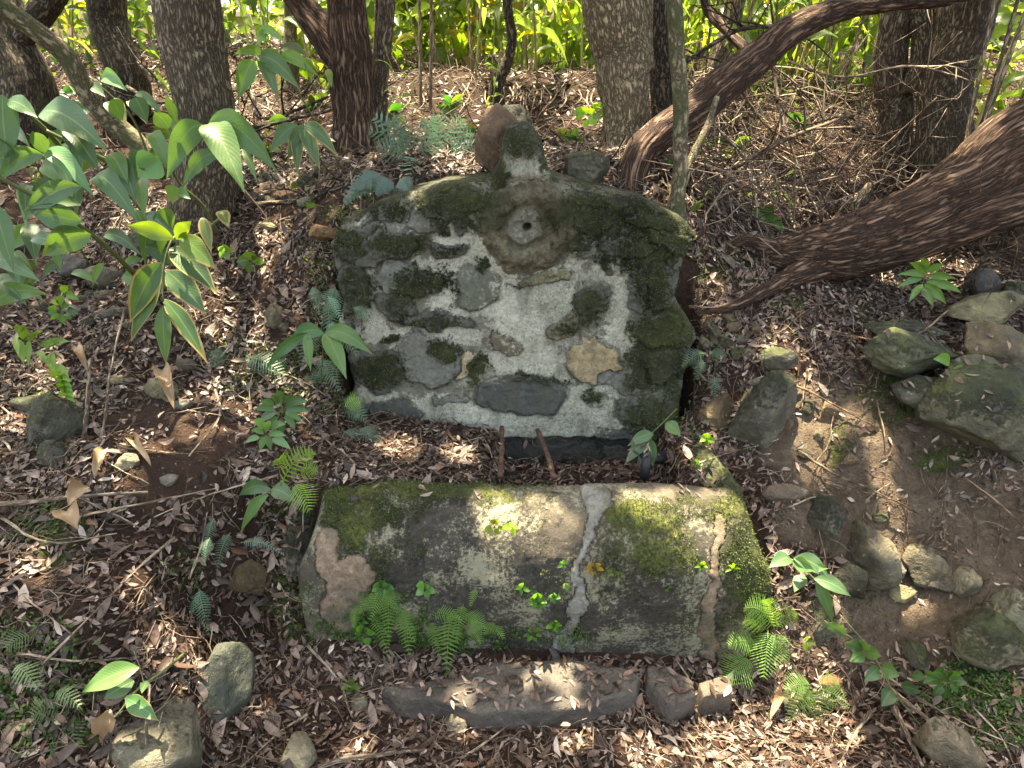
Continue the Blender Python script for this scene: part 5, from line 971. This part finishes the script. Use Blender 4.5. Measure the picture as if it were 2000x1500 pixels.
TWL = ['short pale twig just under the straw canes', 'crooked twig standing up by the dangling grey-green fern', 'twig slanting over the dark trailing ferns', 'pale curved twig across the bare left soil', 'nearly level thin twig across the bare left soil', 'twig hanging left of the holly-like shiny plant', 'straight twig sloping under the withering sprig at the left edge', 'dry twig rising slightly right below the straw cane at the left edge',
    'twig leaning up right at the lower left creeping greenery', 'level brown branchlet above the lower left ginger shoot', 'forked-looking twig by the tips of the scorched fan', 'rising twig right of the scorched fan tips', 'thin twig pointing at the wall left foot', 'twig lying level left of the bright hanging fern', 'tiny white twig at the left edge', 'twig dropping right through the litter at the lower left edge', 'long stick slanting from the bare soil down to the trailing ferns',
    'stick end running to the bottom edge beside the boulder', 'pale twig leaning on the bottom left boulder', 'two-kinked twig lying over the left end of the long slab', 'thin twig crossing the gap between the two slabs', 'twig lying on the short dark slab', 'twig in the litter at the middle of the bottom edge', 'twig in the hollow left of the slabs', 'thick stick under the trailing seedling toward the bottom edge', 'thick broken stick pointing down left in the lower right litter',
    'long branch running from the feathery fern to the bottom right corner', 'long branch above its neighbour crossing the lower right greenery', 'short stick in the bottom right corner', 'twig on the litter heap right of the drain pipe', 'pale twig beside the round mossy stone', 'twig running down from the bank to the wall left foot', 'twig on the trough litter left of the iron bars', 'pale twig touching the left iron bar']
for k, P_ in enumerate([[(165,975),(230,1010),(285,1035)],[(370,1130,1.3),(395,1060),(405,1000)],[(270,1235,1.16),(275,1160),(305,1120)],[(190,860),(210,900),(290,945)],[(170,870),(290,880),(370,885)],[(420,760),(430,800),(370,890)],[(0,790),(60,850),(130,950)],[(0,1010),(100,1060),(230,1040)],
    [(80,1300),(130,1250),(200,1180)],[(30,1280),(150,1290),(260,1285)],[(465,660),(400,720),(385,660)],[(380,700),(430,640),(470,600)],[(520,720),(600,750),(640,775)],[(540,930),(430,960),(300,1010)],[(0,860),(40,890),(70,900)],[(20,1130),(80,1190),(140,1240)],[(340,1050),(280,1100),(190,1190)],
    [(600,1395,1.15),(560,1420),(470,1500)],[(300,1500,.95),(285,1400,.95),(290,1340,1.0)],[(800,1330),(780,1340),(850,1395)],[(1270,1310),(1275,1350),(1320,1420)],[(1320,1290),(1350,1340),(1275,1370)],[(900,1480),(960,1440),(1010,1400)],[(600,1260),(660,1330),(690,1400)],
    [(1740,1370),(1770,1430),(1800,1500)],[(1700,1390),(1660,1450),(1640,1500)],[(1720,1330),(1820,1410),(1930,1500)],[(1700,1300),(1850,1400),(1990,1460)],[(1900,1380),(1950,1430),(1985,1500)],[(1350,910,1.7),(1440,880),(1520,860)],[(1540,990),(1580,975),(1630,965)],[(700,905),(640,860),(590,810)],[(830,865),(900,890),(960,880)],[(860,900),(930,880),(1000,905)]]):
    stick(TWL[k], P_, rng.uniform(.0025, .0045) * (2.2 if 23 < k < 27 else 1), group=('twigs on the left bank', 'twigs in the front litter', 'branches in the lower right litter', 'twigs between wall and trough')[0 if k < 17 else 1 if k < 24 else 2 if k < 29 else 3], d=.015)
for k in range(26):
    x_ = rng.uniform(780, 1180); y_ = rng.uniform(160, 185)
    stick('thin root hanging over the earth ledge before the thicket', [(x_, y_), (x_ + rng.uniform(-14, 14), y_ + 18), (x_ + rng.uniform(-30, 30), y_ + rng.uniform(30, 60))], rng.uniform(.003, .006), 'stick', 'root', 'root', 'roots hanging over the earth ledge', d=rng.uniform(.03, .12))
for k in range(60):
    x_ = rng.uniform(1560, 1990); y_ = rng.uniform(840, 1090) if k < 34 else rng.uniform(560, 800); pp = [(x_, y_)]
    a = rng.uniform(.2, 2.6)
    for _ in range(3): x_ += rng.uniform(8, 26) * math.cos(a); y_ += rng.uniform(12, 34) * abs(math.sin(a)) ; a += rng.uniform(-.5, .5); pp.append((x_, y_))
    stick('thin bare root hanging out of the right earth bank', pp, rng.uniform(.0016, .0034), 'root', 'root', 'root', 'roots hanging from the right earth bank', d=rng.uniform(.012, .03))
for pp, lb in (([(1850,610,2.1),(1780,660,1.95),(1700,700,1.9)], 'pale straight twig resting on the large flat rock'), ([(1345,600,2.12),(1400,600,2.15),(1470,560,2.2),(1500,500,2.3)], 'forked dead root right of the wall edge'), ([(1500,740,1.95),(1590,770,1.9),(1700,830,1.8)], 'woody root along the lip of the right bank'),
    ([(1560,880),(1640,930),(1740,970),(1790,1000)], 'long root looping across the bare right earth'), ([(1880,930),(1960,990),(2010,1040)], 'pale branch sticking out at the right edge'), ([(1905,1290,1.4),(1925,1200,1.45),(1910,1180,1.5),(2000,1150,1.5)], 'bent root in the right bank below the speckled stone')):
    stick(lb, pp, .005, 'root', d=.03, twigs=2)
for k, P_ in enumerate([[(1360,610,2.3),(1450,500,2.6),(1580,400,2.9),(1760,180,3.1),(1880,60,3.0)],[(1500,40,3.0),(1520,200,2.9),(1560,330,2.8),(1600,420,2.7)],[(1420,130,2.8),(1500,250,2.8),(1600,300,2.9),(1700,420,2.9)],[(1340,120,2.7),(1440,60,2.7),(1560,60,2.8)],[(1540,120,3.2),(1640,150,3.1),(1780,130,3.0),(1900,160,2.9)],
    [(1430,330,2.7),(1500,290,2.7),(1590,250,2.8),(1680,220,2.9)],[(1480,380,2.7),(1620,330,2.7),(1720,340,2.6)],[(1400,250,2.7),(1470,330,2.7),(1490,450,2.6)],[(1620,380,2.7),(1720,290,2.6),(1830,190,2.6)],[(1500,170,2.9),(1560,240,2.9),(1660,230,2.9),(1740,290,2.8)],[(1580,500,2.5),(1650,400,2.6),(1760,330,2.7)],
    [(1390,20,3.2),(1380,120,3.2),(1375,260,3.1)],[(1440,450,2.5),(1560,430,2.6),(1660,450,2.5)],[(1700,60,3.3),(1620,180,3.1),(1570,320,2.9)],[(1860,480,2.4),(1930,420,2.3),(1990,470,2.2)],[(1880,560,2.2),(1950,490,2.2),(2010,520,2.2)],[(1380,400,2.5),(1450,370,2.6),(1530,400,2.6)]]):
    stick(BRL[k], P_, rng.uniform(.006, .012) if k < 6 else rng.uniform(.003, .006), 'bark_dark' if k % 3 == 0 else 'stick' if k % 3 == 1 else 'root', 'dead_branch', 'branch', 'dead branches tangled at upper right', twigs=14)
for k, P_ in enumerate([[(490,180,3.5),(530,230,3.0),(640,190,2.9)],[(450,260,3.0),(560,235,2.8),(650,215,2.9)],[(250,170,3.6),(330,200,3.1),(420,190,3.0)],[(120,260,3.1),(180,330,2.8),(160,400,2.5)],[(270,120,3.8),(330,190,3.2),(360,260,2.9)],[(500,400,2.5),(600,390,2.5),(700,350,2.4)]]):
    stick(['gnarled surface root curving up to the left side of the forked red tree', 'lower surface root ending at the foot of the forked red tree', 'surface root running from the dark leaning trunk to the thick grey tree', 'root under the pale leaning sapling at the far left', 'root dropping beside the thick grey tree on its left', 'thin root lying on the bare soil below the forked red tree'][k], P_, .012, 'bark_dark', 'surface_root', 'root', 'surface roots at upper left', twigs=5)
for k in range(34):
    x_ = [rng.uniform(1280, 1420), rng.uniform(1840, 1990), rng.uniform(1380, 1700), rng.uniform(760, 1140)][k % 4]; Y_ = rng.uniform(3.4, 5.0) if k % 4 != 1 else rng.uniform(2.7, 3.2)
    b_ = pt(x_, 300, Y_); gz = float(GZ(b_[0:1], b_[1:2])[0]); bb = np.array([b_[0], Y_, gz]); lean = rng.normal(size=2) * .18
    C = catmull(np.array([bb - [0, 0, .05], bb + [lean[0] * .5, lean[1] * .5, .9], bb + [lean[0] * 1.3, lean[1], 2.1]]), 14); V, F, bc = tube(C, np.linspace(.010, .005, 14), 6)
    link('dry_cane', mesh_np('dry_cane', V - bb, F, M['stick'], attrs={'bark': bc}), label='thin dry upright cane among the trees above the fountain', cat='cane', group='dry canes among the trees', loc=bb)
# withered curled leaves
for lb, x_, y_, tx_, ty_, w_ in (('pale withered curled leaf draped on the left slope', 318,728,338,790,30), ('brown withered leaf curled around the broken cane', 165,948,130,985,34), ('long withered leaf hanging on the left bank', 205,880,182,930,22), ('pinkish dead leaf on the bare left soil', 262,870,292,900,20), ('curled tan leaf over the fern litter at the lower right', 1528,1352,1505,1400,20), ('large curled dead leaf by the trough left litter', 150,680,170,720,18), ('brown dead leaf pile tip at the left edge', 130,1000,150,1030,44), ('dried flower head on the lower left ginger shoot', 215,1385,200,1440,40)):
    b = lift(x_, y_, .03) if y_ < 1300 or x_ > 1000 else pt(x_, y_, .95); e = lift(tx_, ty_, .05) if y_ < 1300 or x_ > 1000 else pt(tx_, ty_, .93)
    V, F, uv = leaf_mesh(b, e, w_ * float(mpp(b)), arch=.2, fold=.9, wave=.25, seed=int(x_), off=b); link('withered_leaf', mesh_np('withered_leaf', V, F, M['ginger'], uv=uv), label=lb, cat='dead leaf', color=(3.2, 1.6, 1.6, 1.6), loc=b)
# ------------------------------------------------------------------ forest floor litter
def gnormal(x, y, e=.02):
    zx = (GZ(x + e, y) - GZ(x - e, y)) / (2 * e); zy = (GZ(x, y + e) - GZ(x, y - e)) / (2 * e); return nrm(np.stack([-zx, -zy, np.ones_like(x)], -1))
def scatter(n_, x0, x1, y0, y1, seed, dens=None):
    r_ = np.random.default_rng(seed); x = r_.uniform(x0, x1, n_); y = r_.uniform(y0, y1, n_); N = gnormal(x, y); keep = r_.uniform(size=n_) < np.clip(.45 / np.maximum(N[:, 2], .2), 0, 1)
    x, y, N = x[keep], y[keep], N[keep]; P = np.stack([x, y, GZ(x, y)], -1); qx, qy = proj(P)
    k = (qx > -150) & (qx < 2150) & (qy > -40) & (qy < 1600)
    k &= ~((x > -.66) & (x < .82) & (y > 1.37) & (y < 1.63) & (P[:, 2] < .5)); k &= ~((x > WX0) & (x < WX1) & (y > 2.0) & (y < 2.27))
    P, N, qx, qy = P[k], N[k], qx[k], qy[k]
    if dens is not None: k = r_.uniform(size=len(P)) < dens(P, qx, qy); P, N = P[k], N[k]
    return P, N
BARE = [(1700,870,170,110),(1850,1020,170,130),(1640,1030,120,50),(1900,1180,110,140),(1720,1220,150,70),(320,880,110,90),(470,1170,45,100,0,.7),(1560,800,60,90),(600,410,70,40),(560,1290,50,50,0,.5)]
def dlit(P, qx, qy):
    b = blobs(qx, qy, BARE); return np.clip(.95 - .9 * b + .95 * fbm(P * 5, 4, 71), .05, 1) * np.where(P[:, 1] > 3.6, .8, 1)
def litter(name, P, N, lens, wids, seed, mat, lift_=.004, tilt=.35, curl=.35, label=None):
    r_ = np.random.default_rng(seed); n_ = len(P); L = (lens[0] + (lens[1] - lens[0]) * r_.beta(1.5, 2.4, n_))[:, None]; Wd = L * r_.uniform(*wids, n_)[:, None]
    N2 = nrm(N + r_.normal(size=(n_, 3)) * tilt); D = nrm(np.cross(N2, r_.normal(size=(n_, 3)))); Sd = np.cross(N2, D); cu = r_.uniform(-curl, curl, n_)[:, None]; fo = r_.uniform(-.1, .5, n_)[:, None]
    C = P + N * (lift_ + r_.exponential(.004, n_)[:, None]); rows = []
    for v, w in ((-.5, .04), (-.22, .42), (.12, .46), (.5, .03)):
        c = C + D * L * v + N2 * L * cu * v * v * 2 + Sd * L * .12 * np.sin(v * 3 + L * 90)
        rows += [c + Sd * Wd * w + N2 * Wd * w * fo, c - N2 * Wd * w * fo * .3, c - Sd * Wd * w + N2 * Wd * w * fo]
    V = np.stack(rows, 1).reshape(-1, 3); k = np.arange(n_)[:, None] * 12; F = []
    for r in range(3): F += [k + [r * 3, r * 3 + 1, r * 3 + 4, r * 3 + 3], k + [r * 3 + 1, r * 3 + 2, r * 3 + 5, r * 3 + 4]]
    link(name, mesh_np(name, V, np.concatenate(F), M[mat]), label=label, kind='stuff')
P, N = scatter(120000, -1.9, 2.1, .75, 3.2, 5, dlit); litter('fallen_leaves', P, N, (.010, .046), (.24, .50), 6, 'litter', tilt=.28, label='brown dead leaves carpeting the ground')
P, N = scatter(26000, -4.5, 4.5, 2.8, 7.0, 7); litter('distant_fallen_leaves', P, N, (.03, .075), (.2, .45), 8, 'litter', label='dead leaves under the far trees')
P, N = scatter(2600, -1.9, 2.1, .75, 3.2, 105, dlit); litter('large_fallen_leaves', P, N, (.045, .095), (.25, .45), 106, 'litter', .010, .35, .5, label='larger curled dead leaves on top of the litter')
def twigs(name, P, N, lens, rads, seed, mat, label, tilt=.25):
    r_ = np.random.default_rng(seed); n_ = len(P); L = r_.uniform(*lens, n_)[:, None]; rad = r_.uniform(*rads, n_)[:, None]; N2 = nrm(N + r_.normal(size=(n_, 3)) * tilt); D = nrm(np.cross(N2, r_.normal(size=(n_, 3)))); Sd = np.cross(N2, D)
    C = P + N * (.006 + r_.exponential(.006, n_)[:, None]); rows = []; b1, b2 = r_.normal(size=(n_, 1)) * .10, r_.normal(size=(n_, 1)) * .06
    for v, f in ((-.5, 1), (-.15, 1), (.2, .8), (.5, .4)):
        c = C + D * L * v + Sd * L * b1 * (v * v * 4) + N2 * L * b2 * math.sin(v * 6)
        rows += [c + (Sd * math.cos(a) + N2 * math.sin(a)) * rad * f for a in (0, 2.09, 4.19)]
    V = np.stack(rows, 1).reshape(-1, 3); k = np.arange(n_)[:, None] * 12; F = []
    for r in range(3):
        for a in range(3): a2 = (a + 1) % 3; F.append(k + [r * 3 + a, r * 3 + a2, r * 3 + 3 + a2, r * 3 + 3 + a])
    link(name, mesh_np(name, V, np.concatenate(F), M[mat]), label=label, kind='stuff')
P, N = scatter(38000, -1.9, 2.1, .75, 3.2, 15, dlit); twigs('fallen_twigs', P, N, (.02, .14), (.0006, .0017), 16, 'twigs', 'thin dry twigs and needles over the dead leaves')
P, N = scatter(24000, -4.5, 4.5, 2.4, 6.0, 17, lambda P, x, y: np.where((x > 1200) | (y < 260), 1, .5)); twigs('distant_fallen_twigs', P, N, (.08, .35), (.0012, .0035), 18, 'twigs', 'dry twigs under the far trees', .5)
P, N = scatter(2100, .6, 2.6, 2.3, 3.9, 19, lambda P, x, y: ((x > 1330) & (y < 480)) * 1.0); P[:, 2] += np.random.default_rng(2).uniform(0, .22, len(P)); twigs('brushwood', P, N, (.12, .5), (.0015, .0035), 20, 'twigs', 'brushwood of thin dead twigs under the right trees', .8)
# ------------------------------------------------------------------ moss tufts and small weeds
def tufts(name, P, N, size, seed, mat, label, fat=.35):
    r_ = np.random.default_rng(seed); n_ = len(P); D = nrm(N + r_.normal(size=(n_, 3)) * .7); Sd = nrm(np.cross(D, r_.normal(size=(n_, 3)))); L = r_.uniform(.5, 1.3, n_)[:, None] * size
    a = P + Sd * L * fat * .5; b = P - Sd * L * fat * .5; c = P + D * L; V = np.stack([a, b, c], 1).reshape(-1, 3); link(name, mesh_np(name, V, np.arange(n_ * 3).reshape(-1, 3), M[mat], smooth=False), label=label, kind='stuff')
def surf_pick(Pv, Nv, w, n_, seed):
    r_ = np.random.default_rng(seed); k = r_.choice(len(Pv), n_, p=w / w.sum()); return Pv[k] + r_.normal(size=(n_, 3)) * .0022, Nv[k]
wn_ = nrm(np.stack([0 * Q[:, 0], -np.ones(len(Q)), .3 + 0 * Q[:, 0]], -1)); w = sstep(.55, .85, mossw + .45 * mf + .35 * ff) * ins * (~med) * (dist > .004)
a, b = surf_pick(Pw, wn_, w + 1e-9 * ins, 42000, 31); tufts('wall_moss', a, b, .0064, 32, 'mossfuzz', 'short dark moss growing on the wall face')
Nt3 = np.stack([0 * Pt[:, 0], Nn[:, 0], Nn[:, 1]], -1); w = sstep(.5, .85, mossT + .5 * fbm(Pt * 30, 3, 81) + .3 * fbm(Pt * 90, 2, 82)) * (1 - isM) * (Pt[:, 2] > 0)
a, b = surf_pick(Pt, Nt3, w, 45000, 33); tufts('trough_moss', a, b, .0068, 34, 'mossfuzz', 'short moss growing on the trough')
P, N = scatter(240000, -1.9, 2.1, .8, 3.0, 35, lambda P, x, y: sstep(.55, .9, blobs(x, y, [(1740,790,55,50),(1720,760,50,30),(1850,900,60,30),(1440,520,60,35),(1540,600,35,25),(100,770,80,35),(110,860,60,40),(1640,870,30,40),(560,1150,50,90),(540,990,60,30),(1700,620,40,20)]) + .7 * fbm(P * 14, 4, 83)))
tufts('bank_moss', P, N, .008, 36, 'mossfuzz', 'cushions of moss on the earth banks', .4)
def weeds(name, P, N, size, seed, label, mat='weed', hh=.5):
    C = P + N * np.random.default_rng(seed).uniform(0, size * hh * 2, len(P))[:, None]; V, F = leafquads(C, size, seed, .55, .6); link(name, mesh_np(name, V, F, M[mat], smooth=False), label=label, kind='stuff')
P, N = scatter(150000, .7, 2.1, .75, 1.7, 37, lambda P, x, y: sstep(.5, .8, blobs(x, y, [(1905,1345,110,50),(1960,1420,60,50),(1760,1330,60,30,0,.5)]) + .4 * fbm(P * 9, 3, 84))); weeds('club_moss', P, N, .014, 38, 'bright low creeping greenery in the lower right corner')
P, N = scatter(150000, -1.9, -.3, .7, 2.2, 39, lambda P, x, y: .55 * sstep(.45, .8, blobs(x, y, [(60,1360,120,130),(120,1280,80,40,0,.7),(60,1060,90,70,0,.7),(60,1230,80,40,0,.8),(350,1110,50,60,0,.5),(330,1190,60,40,0,.4)]) + .5 * fbm(P * 9, 3, 85))); weeds('creeping_greenery', P, N, .016, 40, 'low creeping greenery among the left bank litter')
w = blobs(q1, q2, [(740,1210,90,50),(860,1250,100,30,0,.8),(600,1200,30,60,0,.6),(1080,1240,90,30,0,.5),(1320,1200,60,40,0,.25),(960,1255,80,24,0,.8)]) * (Pt[:, 2] > .0) * (Pt[:, 1] < 1.5); w = np.maximum(w - .3, 0) * sstep(-.2, .3, fbm(Pt * 25, 3, 86))
a, b = surf_pick(Pt, Nt3, w + 1e-9, 5500, 41); weeds('trough_creepers', a, b, .0085, 42, 'tiny creeping plants on the foot of the trough', hh=.9)
P, N = scatter(40000, -1.2, -.5, 1.2, 2.4, 43, lambda P, x, y: 1.0 * sstep(.3, .8, blobs(x, y, [(590,1180,40,80),(560,1000,50,60,0,.6),(640,700,40,80),(600,760,70,60),(640,640,40,80),(520,740,80,50,0,.8),(470,690,60,30,0,.7),(690,430,60,20,0,.6)]) + .3 * fbm(P * 12, 3, 87))); weeds('dim_creepers', P, N, .012, 44, 'dim small foliage on the bank beside trough and wall', 'massdark')

# ------------------------------------------------------------------ ginger thicket beyond the ledge
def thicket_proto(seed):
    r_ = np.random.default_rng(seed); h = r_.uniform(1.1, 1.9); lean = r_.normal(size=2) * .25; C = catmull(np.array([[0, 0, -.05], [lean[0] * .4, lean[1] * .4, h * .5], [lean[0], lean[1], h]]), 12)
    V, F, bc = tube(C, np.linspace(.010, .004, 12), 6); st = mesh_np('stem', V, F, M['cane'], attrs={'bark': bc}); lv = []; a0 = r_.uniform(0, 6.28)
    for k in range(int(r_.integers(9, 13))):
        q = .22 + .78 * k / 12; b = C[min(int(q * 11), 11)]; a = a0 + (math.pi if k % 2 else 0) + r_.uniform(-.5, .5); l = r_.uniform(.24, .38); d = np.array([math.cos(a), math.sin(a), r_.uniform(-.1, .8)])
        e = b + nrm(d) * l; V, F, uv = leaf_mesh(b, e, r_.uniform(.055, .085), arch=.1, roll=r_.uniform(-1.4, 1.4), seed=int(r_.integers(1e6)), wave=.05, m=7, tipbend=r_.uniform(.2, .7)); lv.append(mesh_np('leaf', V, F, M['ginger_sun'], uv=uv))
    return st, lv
PRO = [thicket_proto(200 + k) for k in range(7)]; nP = 0
r_ = np.random.default_rng(77)
def thicket_plant(x, y, k, s_, grp, lb, bright=1.0):
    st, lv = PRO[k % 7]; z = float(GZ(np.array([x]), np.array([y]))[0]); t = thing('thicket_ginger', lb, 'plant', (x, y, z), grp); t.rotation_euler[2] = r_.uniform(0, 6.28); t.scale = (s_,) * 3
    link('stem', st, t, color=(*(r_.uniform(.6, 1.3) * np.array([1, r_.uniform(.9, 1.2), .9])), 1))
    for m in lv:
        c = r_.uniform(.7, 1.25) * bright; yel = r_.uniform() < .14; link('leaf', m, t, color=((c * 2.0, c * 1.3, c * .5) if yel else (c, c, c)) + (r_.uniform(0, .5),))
for k in range(84):
    px = r_.uniform(600, 1200) if k < 50 else r_.uniform(1180, 1680); Y = r_.uniform(3.95, 6.5); p = pt(px, 180, Y)
    thicket_plant(p[0], Y, k, r_.uniform(.5, .95), 'gingers of the sunlit thicket', 'leafy ginger cane in the sunlit thicket beyond the ledge')
for k in range(16):
    px = r_.uniform(120, 620); Y = r_.uniform(4.6, 6.8); p = pt(px, 150, Y); thicket_plant(p[0], Y, k, r_.uniform(.6, .9), 'gingers behind the left trees', 'ginger cane in the shade behind the left trees', .7)
for k in range(9):
    px = r_.uniform(1880, 2080); Y = r_.uniform(3.3, 4.4); p = pt(px, 220, Y); thicket_plant(p[0], Y, k, r_.uniform(.6, .95), 'gingers at the upper right edge', 'ginger cane at the upper right edge beside the pitted trunk', 1.0)
thicket_plant(*pt(800, 215, 3.0)[:2], 2, .30, 'young gingers on the ledge', 'young bright ginger on the earth ledge', 1.3); thicket_plant(*pt(955, 190, 3.2)[:2], 4, .26, 'young gingers on the ledge', 'young bright ginger on the earth ledge', 1.3)
# far undergrowth and woods behind the thicket
def mass(name, n_, x0, x1, y0, y1, z0, z1, size, seed, mat, label, thr=-.1):
    r_ = np.random.default_rng(seed); C = np.stack([r_.uniform(x0, x1, n_), r_.uniform(y0, y1, n_), r_.uniform(0, 1, n_) ** 1.0], -1); g = GZ(C[:, 0], C[:, 1], False); C[:, 2] = g + z0 + C[:, 2] * (z1 - z0)
    C = C[(fbm(C * 1.6, 3, seed) > thr) & ((C[:, 2] - g < 1.3 + .55 * (C[:, 1] - 8.8)) | (C[:, 1] < 8.5))]; V, F = leafquads(C, size, seed, .36, .3); link(name, mesh_np(name, V, F, M[mat]), label=label, kind='stuff')
mass('thicket_undergrowth', 5200, -1.5, 2.8, 4.3, 7.5, 0, 1.3, .22, 51, 'mass', 'bright leaves massed low in the sunlit thicket', -.12)
mass('far_foliage', 30000, -12, 12, 8.8, 14, 0, 4.6, .26, 52, 'mass', 'sunlit foliage of the far woods', -.02)
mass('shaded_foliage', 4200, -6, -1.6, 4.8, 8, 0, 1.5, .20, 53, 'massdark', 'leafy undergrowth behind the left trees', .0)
mass('right_foliage', 2600, 2.2, 6, 3.6, 8, 0, 2.0, .18, 54, 'mass', 'sunlit foliage at the upper right edge', .0)
for k in range(26):
    x, y = r_.uniform(-7, 8), r_.uniform(6.5, 13); z = float(GZ(np.array([x]), np.array([y]))[0]); off = np.array([x, y, z]); t = thing('distant_tree', 'thin distant trunk seen through the thicket', 'tree', off, 'distant trunks behind the thicket')
    C = catmull(np.array([[0, 0, -.1], [r_.normal() * .2, 0, 1.6], [r_.normal() * .4, 0, 4.2]]), 20); V, F, bc = tube(C, np.linspace(r_.uniform(.04, .12), .03, 20), 12); link('trunk', mesh_np('trunk', V, F, M['bark_pale' if k % 2 else 'bark_grey'], attrs={'bark': bc}), t)
    if y < 9.5: continue
    q = r_.normal(size=(260, 3)) * [.9, .9, .5] + C[-1]; V, F = leafquads(q, .16, k); link('crown', mesh_np('crown', V, F, M['mass']), t)

# crumbs of earth and grit on the bare banks, and leaves fallen on the stones
P, N = scatter(60000, -1.9, 2.1, .8, 2.6, 91, lambda P, x, y: np.clip(blobs(x, y, BARE) + .10, 0, 1)); r_ = np.random.default_rng(92); n_ = len(P)
D = nrm(r_.normal(size=(n_, 3))); E = nrm(np.cross(D, r_.normal(size=(n_, 3)))); G = np.cross(D, E); sz = (.0015 + .008 * r_.beta(1.2, 5, n_))[:, None]
Vc = np.stack([P + D * sz, P + E * sz * .8, P - D * sz * .9, P - E * sz, P + G * sz * .7, P - G * sz * .7], 1).reshape(-1, 3); k = np.arange(n_)[:, None] * 6
Fc = np.concatenate([k + q for q in ([0, 1, 4], [1, 2, 4], [2, 3, 4], [3, 0, 4], [1, 0, 5], [2, 1, 5], [3, 2, 5], [0, 3, 5])])
M['grit'] = island_mat('earth_crumbs', [(0, (.04, .027, .019)), (.5, (.10, .07, .048)), (.85, (.17, .125, .088)), (1, (.30, .26, .20))], .95)
link('earth_crumbs', mesh_np('earth_crumbs', Vc, Fc, M['grit'], smooth=False), label='crumbs of earth and grit on the bare banks', kind='stuff')
bpy.context.view_layer.update(); dg = bpy.context.evaluated_depsgraph_get(); r_ = np.random.default_rng(93); PL, NL = [], []
for k in range(900):
    qx_, qy_ = (r_.uniform(740, 1440), r_.uniform(1285, 1385)) if k < 420 else (r_.uniform(690, 1480), r_.uniform(915, 975)) if k < 500 else (r_.uniform(1660, 2000), r_.uniform(560, 900)) if k < 700 else (r_.uniform(960, 1290), r_.uniform(860, 935))
    h = S.ray_cast(dg, Vector((0, 0, CAM_H)), Vector(ray(qx_, qy_)))
    if h[0] and h[2].z > .35 and r_.uniform() < .6: PL.append(h[1]); NL.append(h[2])
litter('leaves_on_stones', np.array(PL, float), nrm(np.array(NL, float)), (.012, .05), (.22, .5), 94, 'litter', .003, .2, label='dead leaves lying on slabs, rim and rocks')
P, N = scatter(20000, -4.2, 3.2, 2.3, 5.0, 95, lambda P, x, y: .5 * sstep(.12, .35, fbm(P * 2.6, 3, 88)) * ((y < 420) & ((x < 660) | ((x > 700) & (x < 960)) | (x > 1300))))
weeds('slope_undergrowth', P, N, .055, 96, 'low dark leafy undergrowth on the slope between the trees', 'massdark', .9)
P, N = scatter(60000, -1.3, 1.2, 1.5, 2.6, 97, lambda P, x, y: .8 * sstep(.3, .8, blobs(x, y, [(640,520,30,60),(655,680,30,80),(690,760,30,50),(1350,560,20,60),(1375,700,24,70),(1350,830,24,40),(700,420,60,14)])))
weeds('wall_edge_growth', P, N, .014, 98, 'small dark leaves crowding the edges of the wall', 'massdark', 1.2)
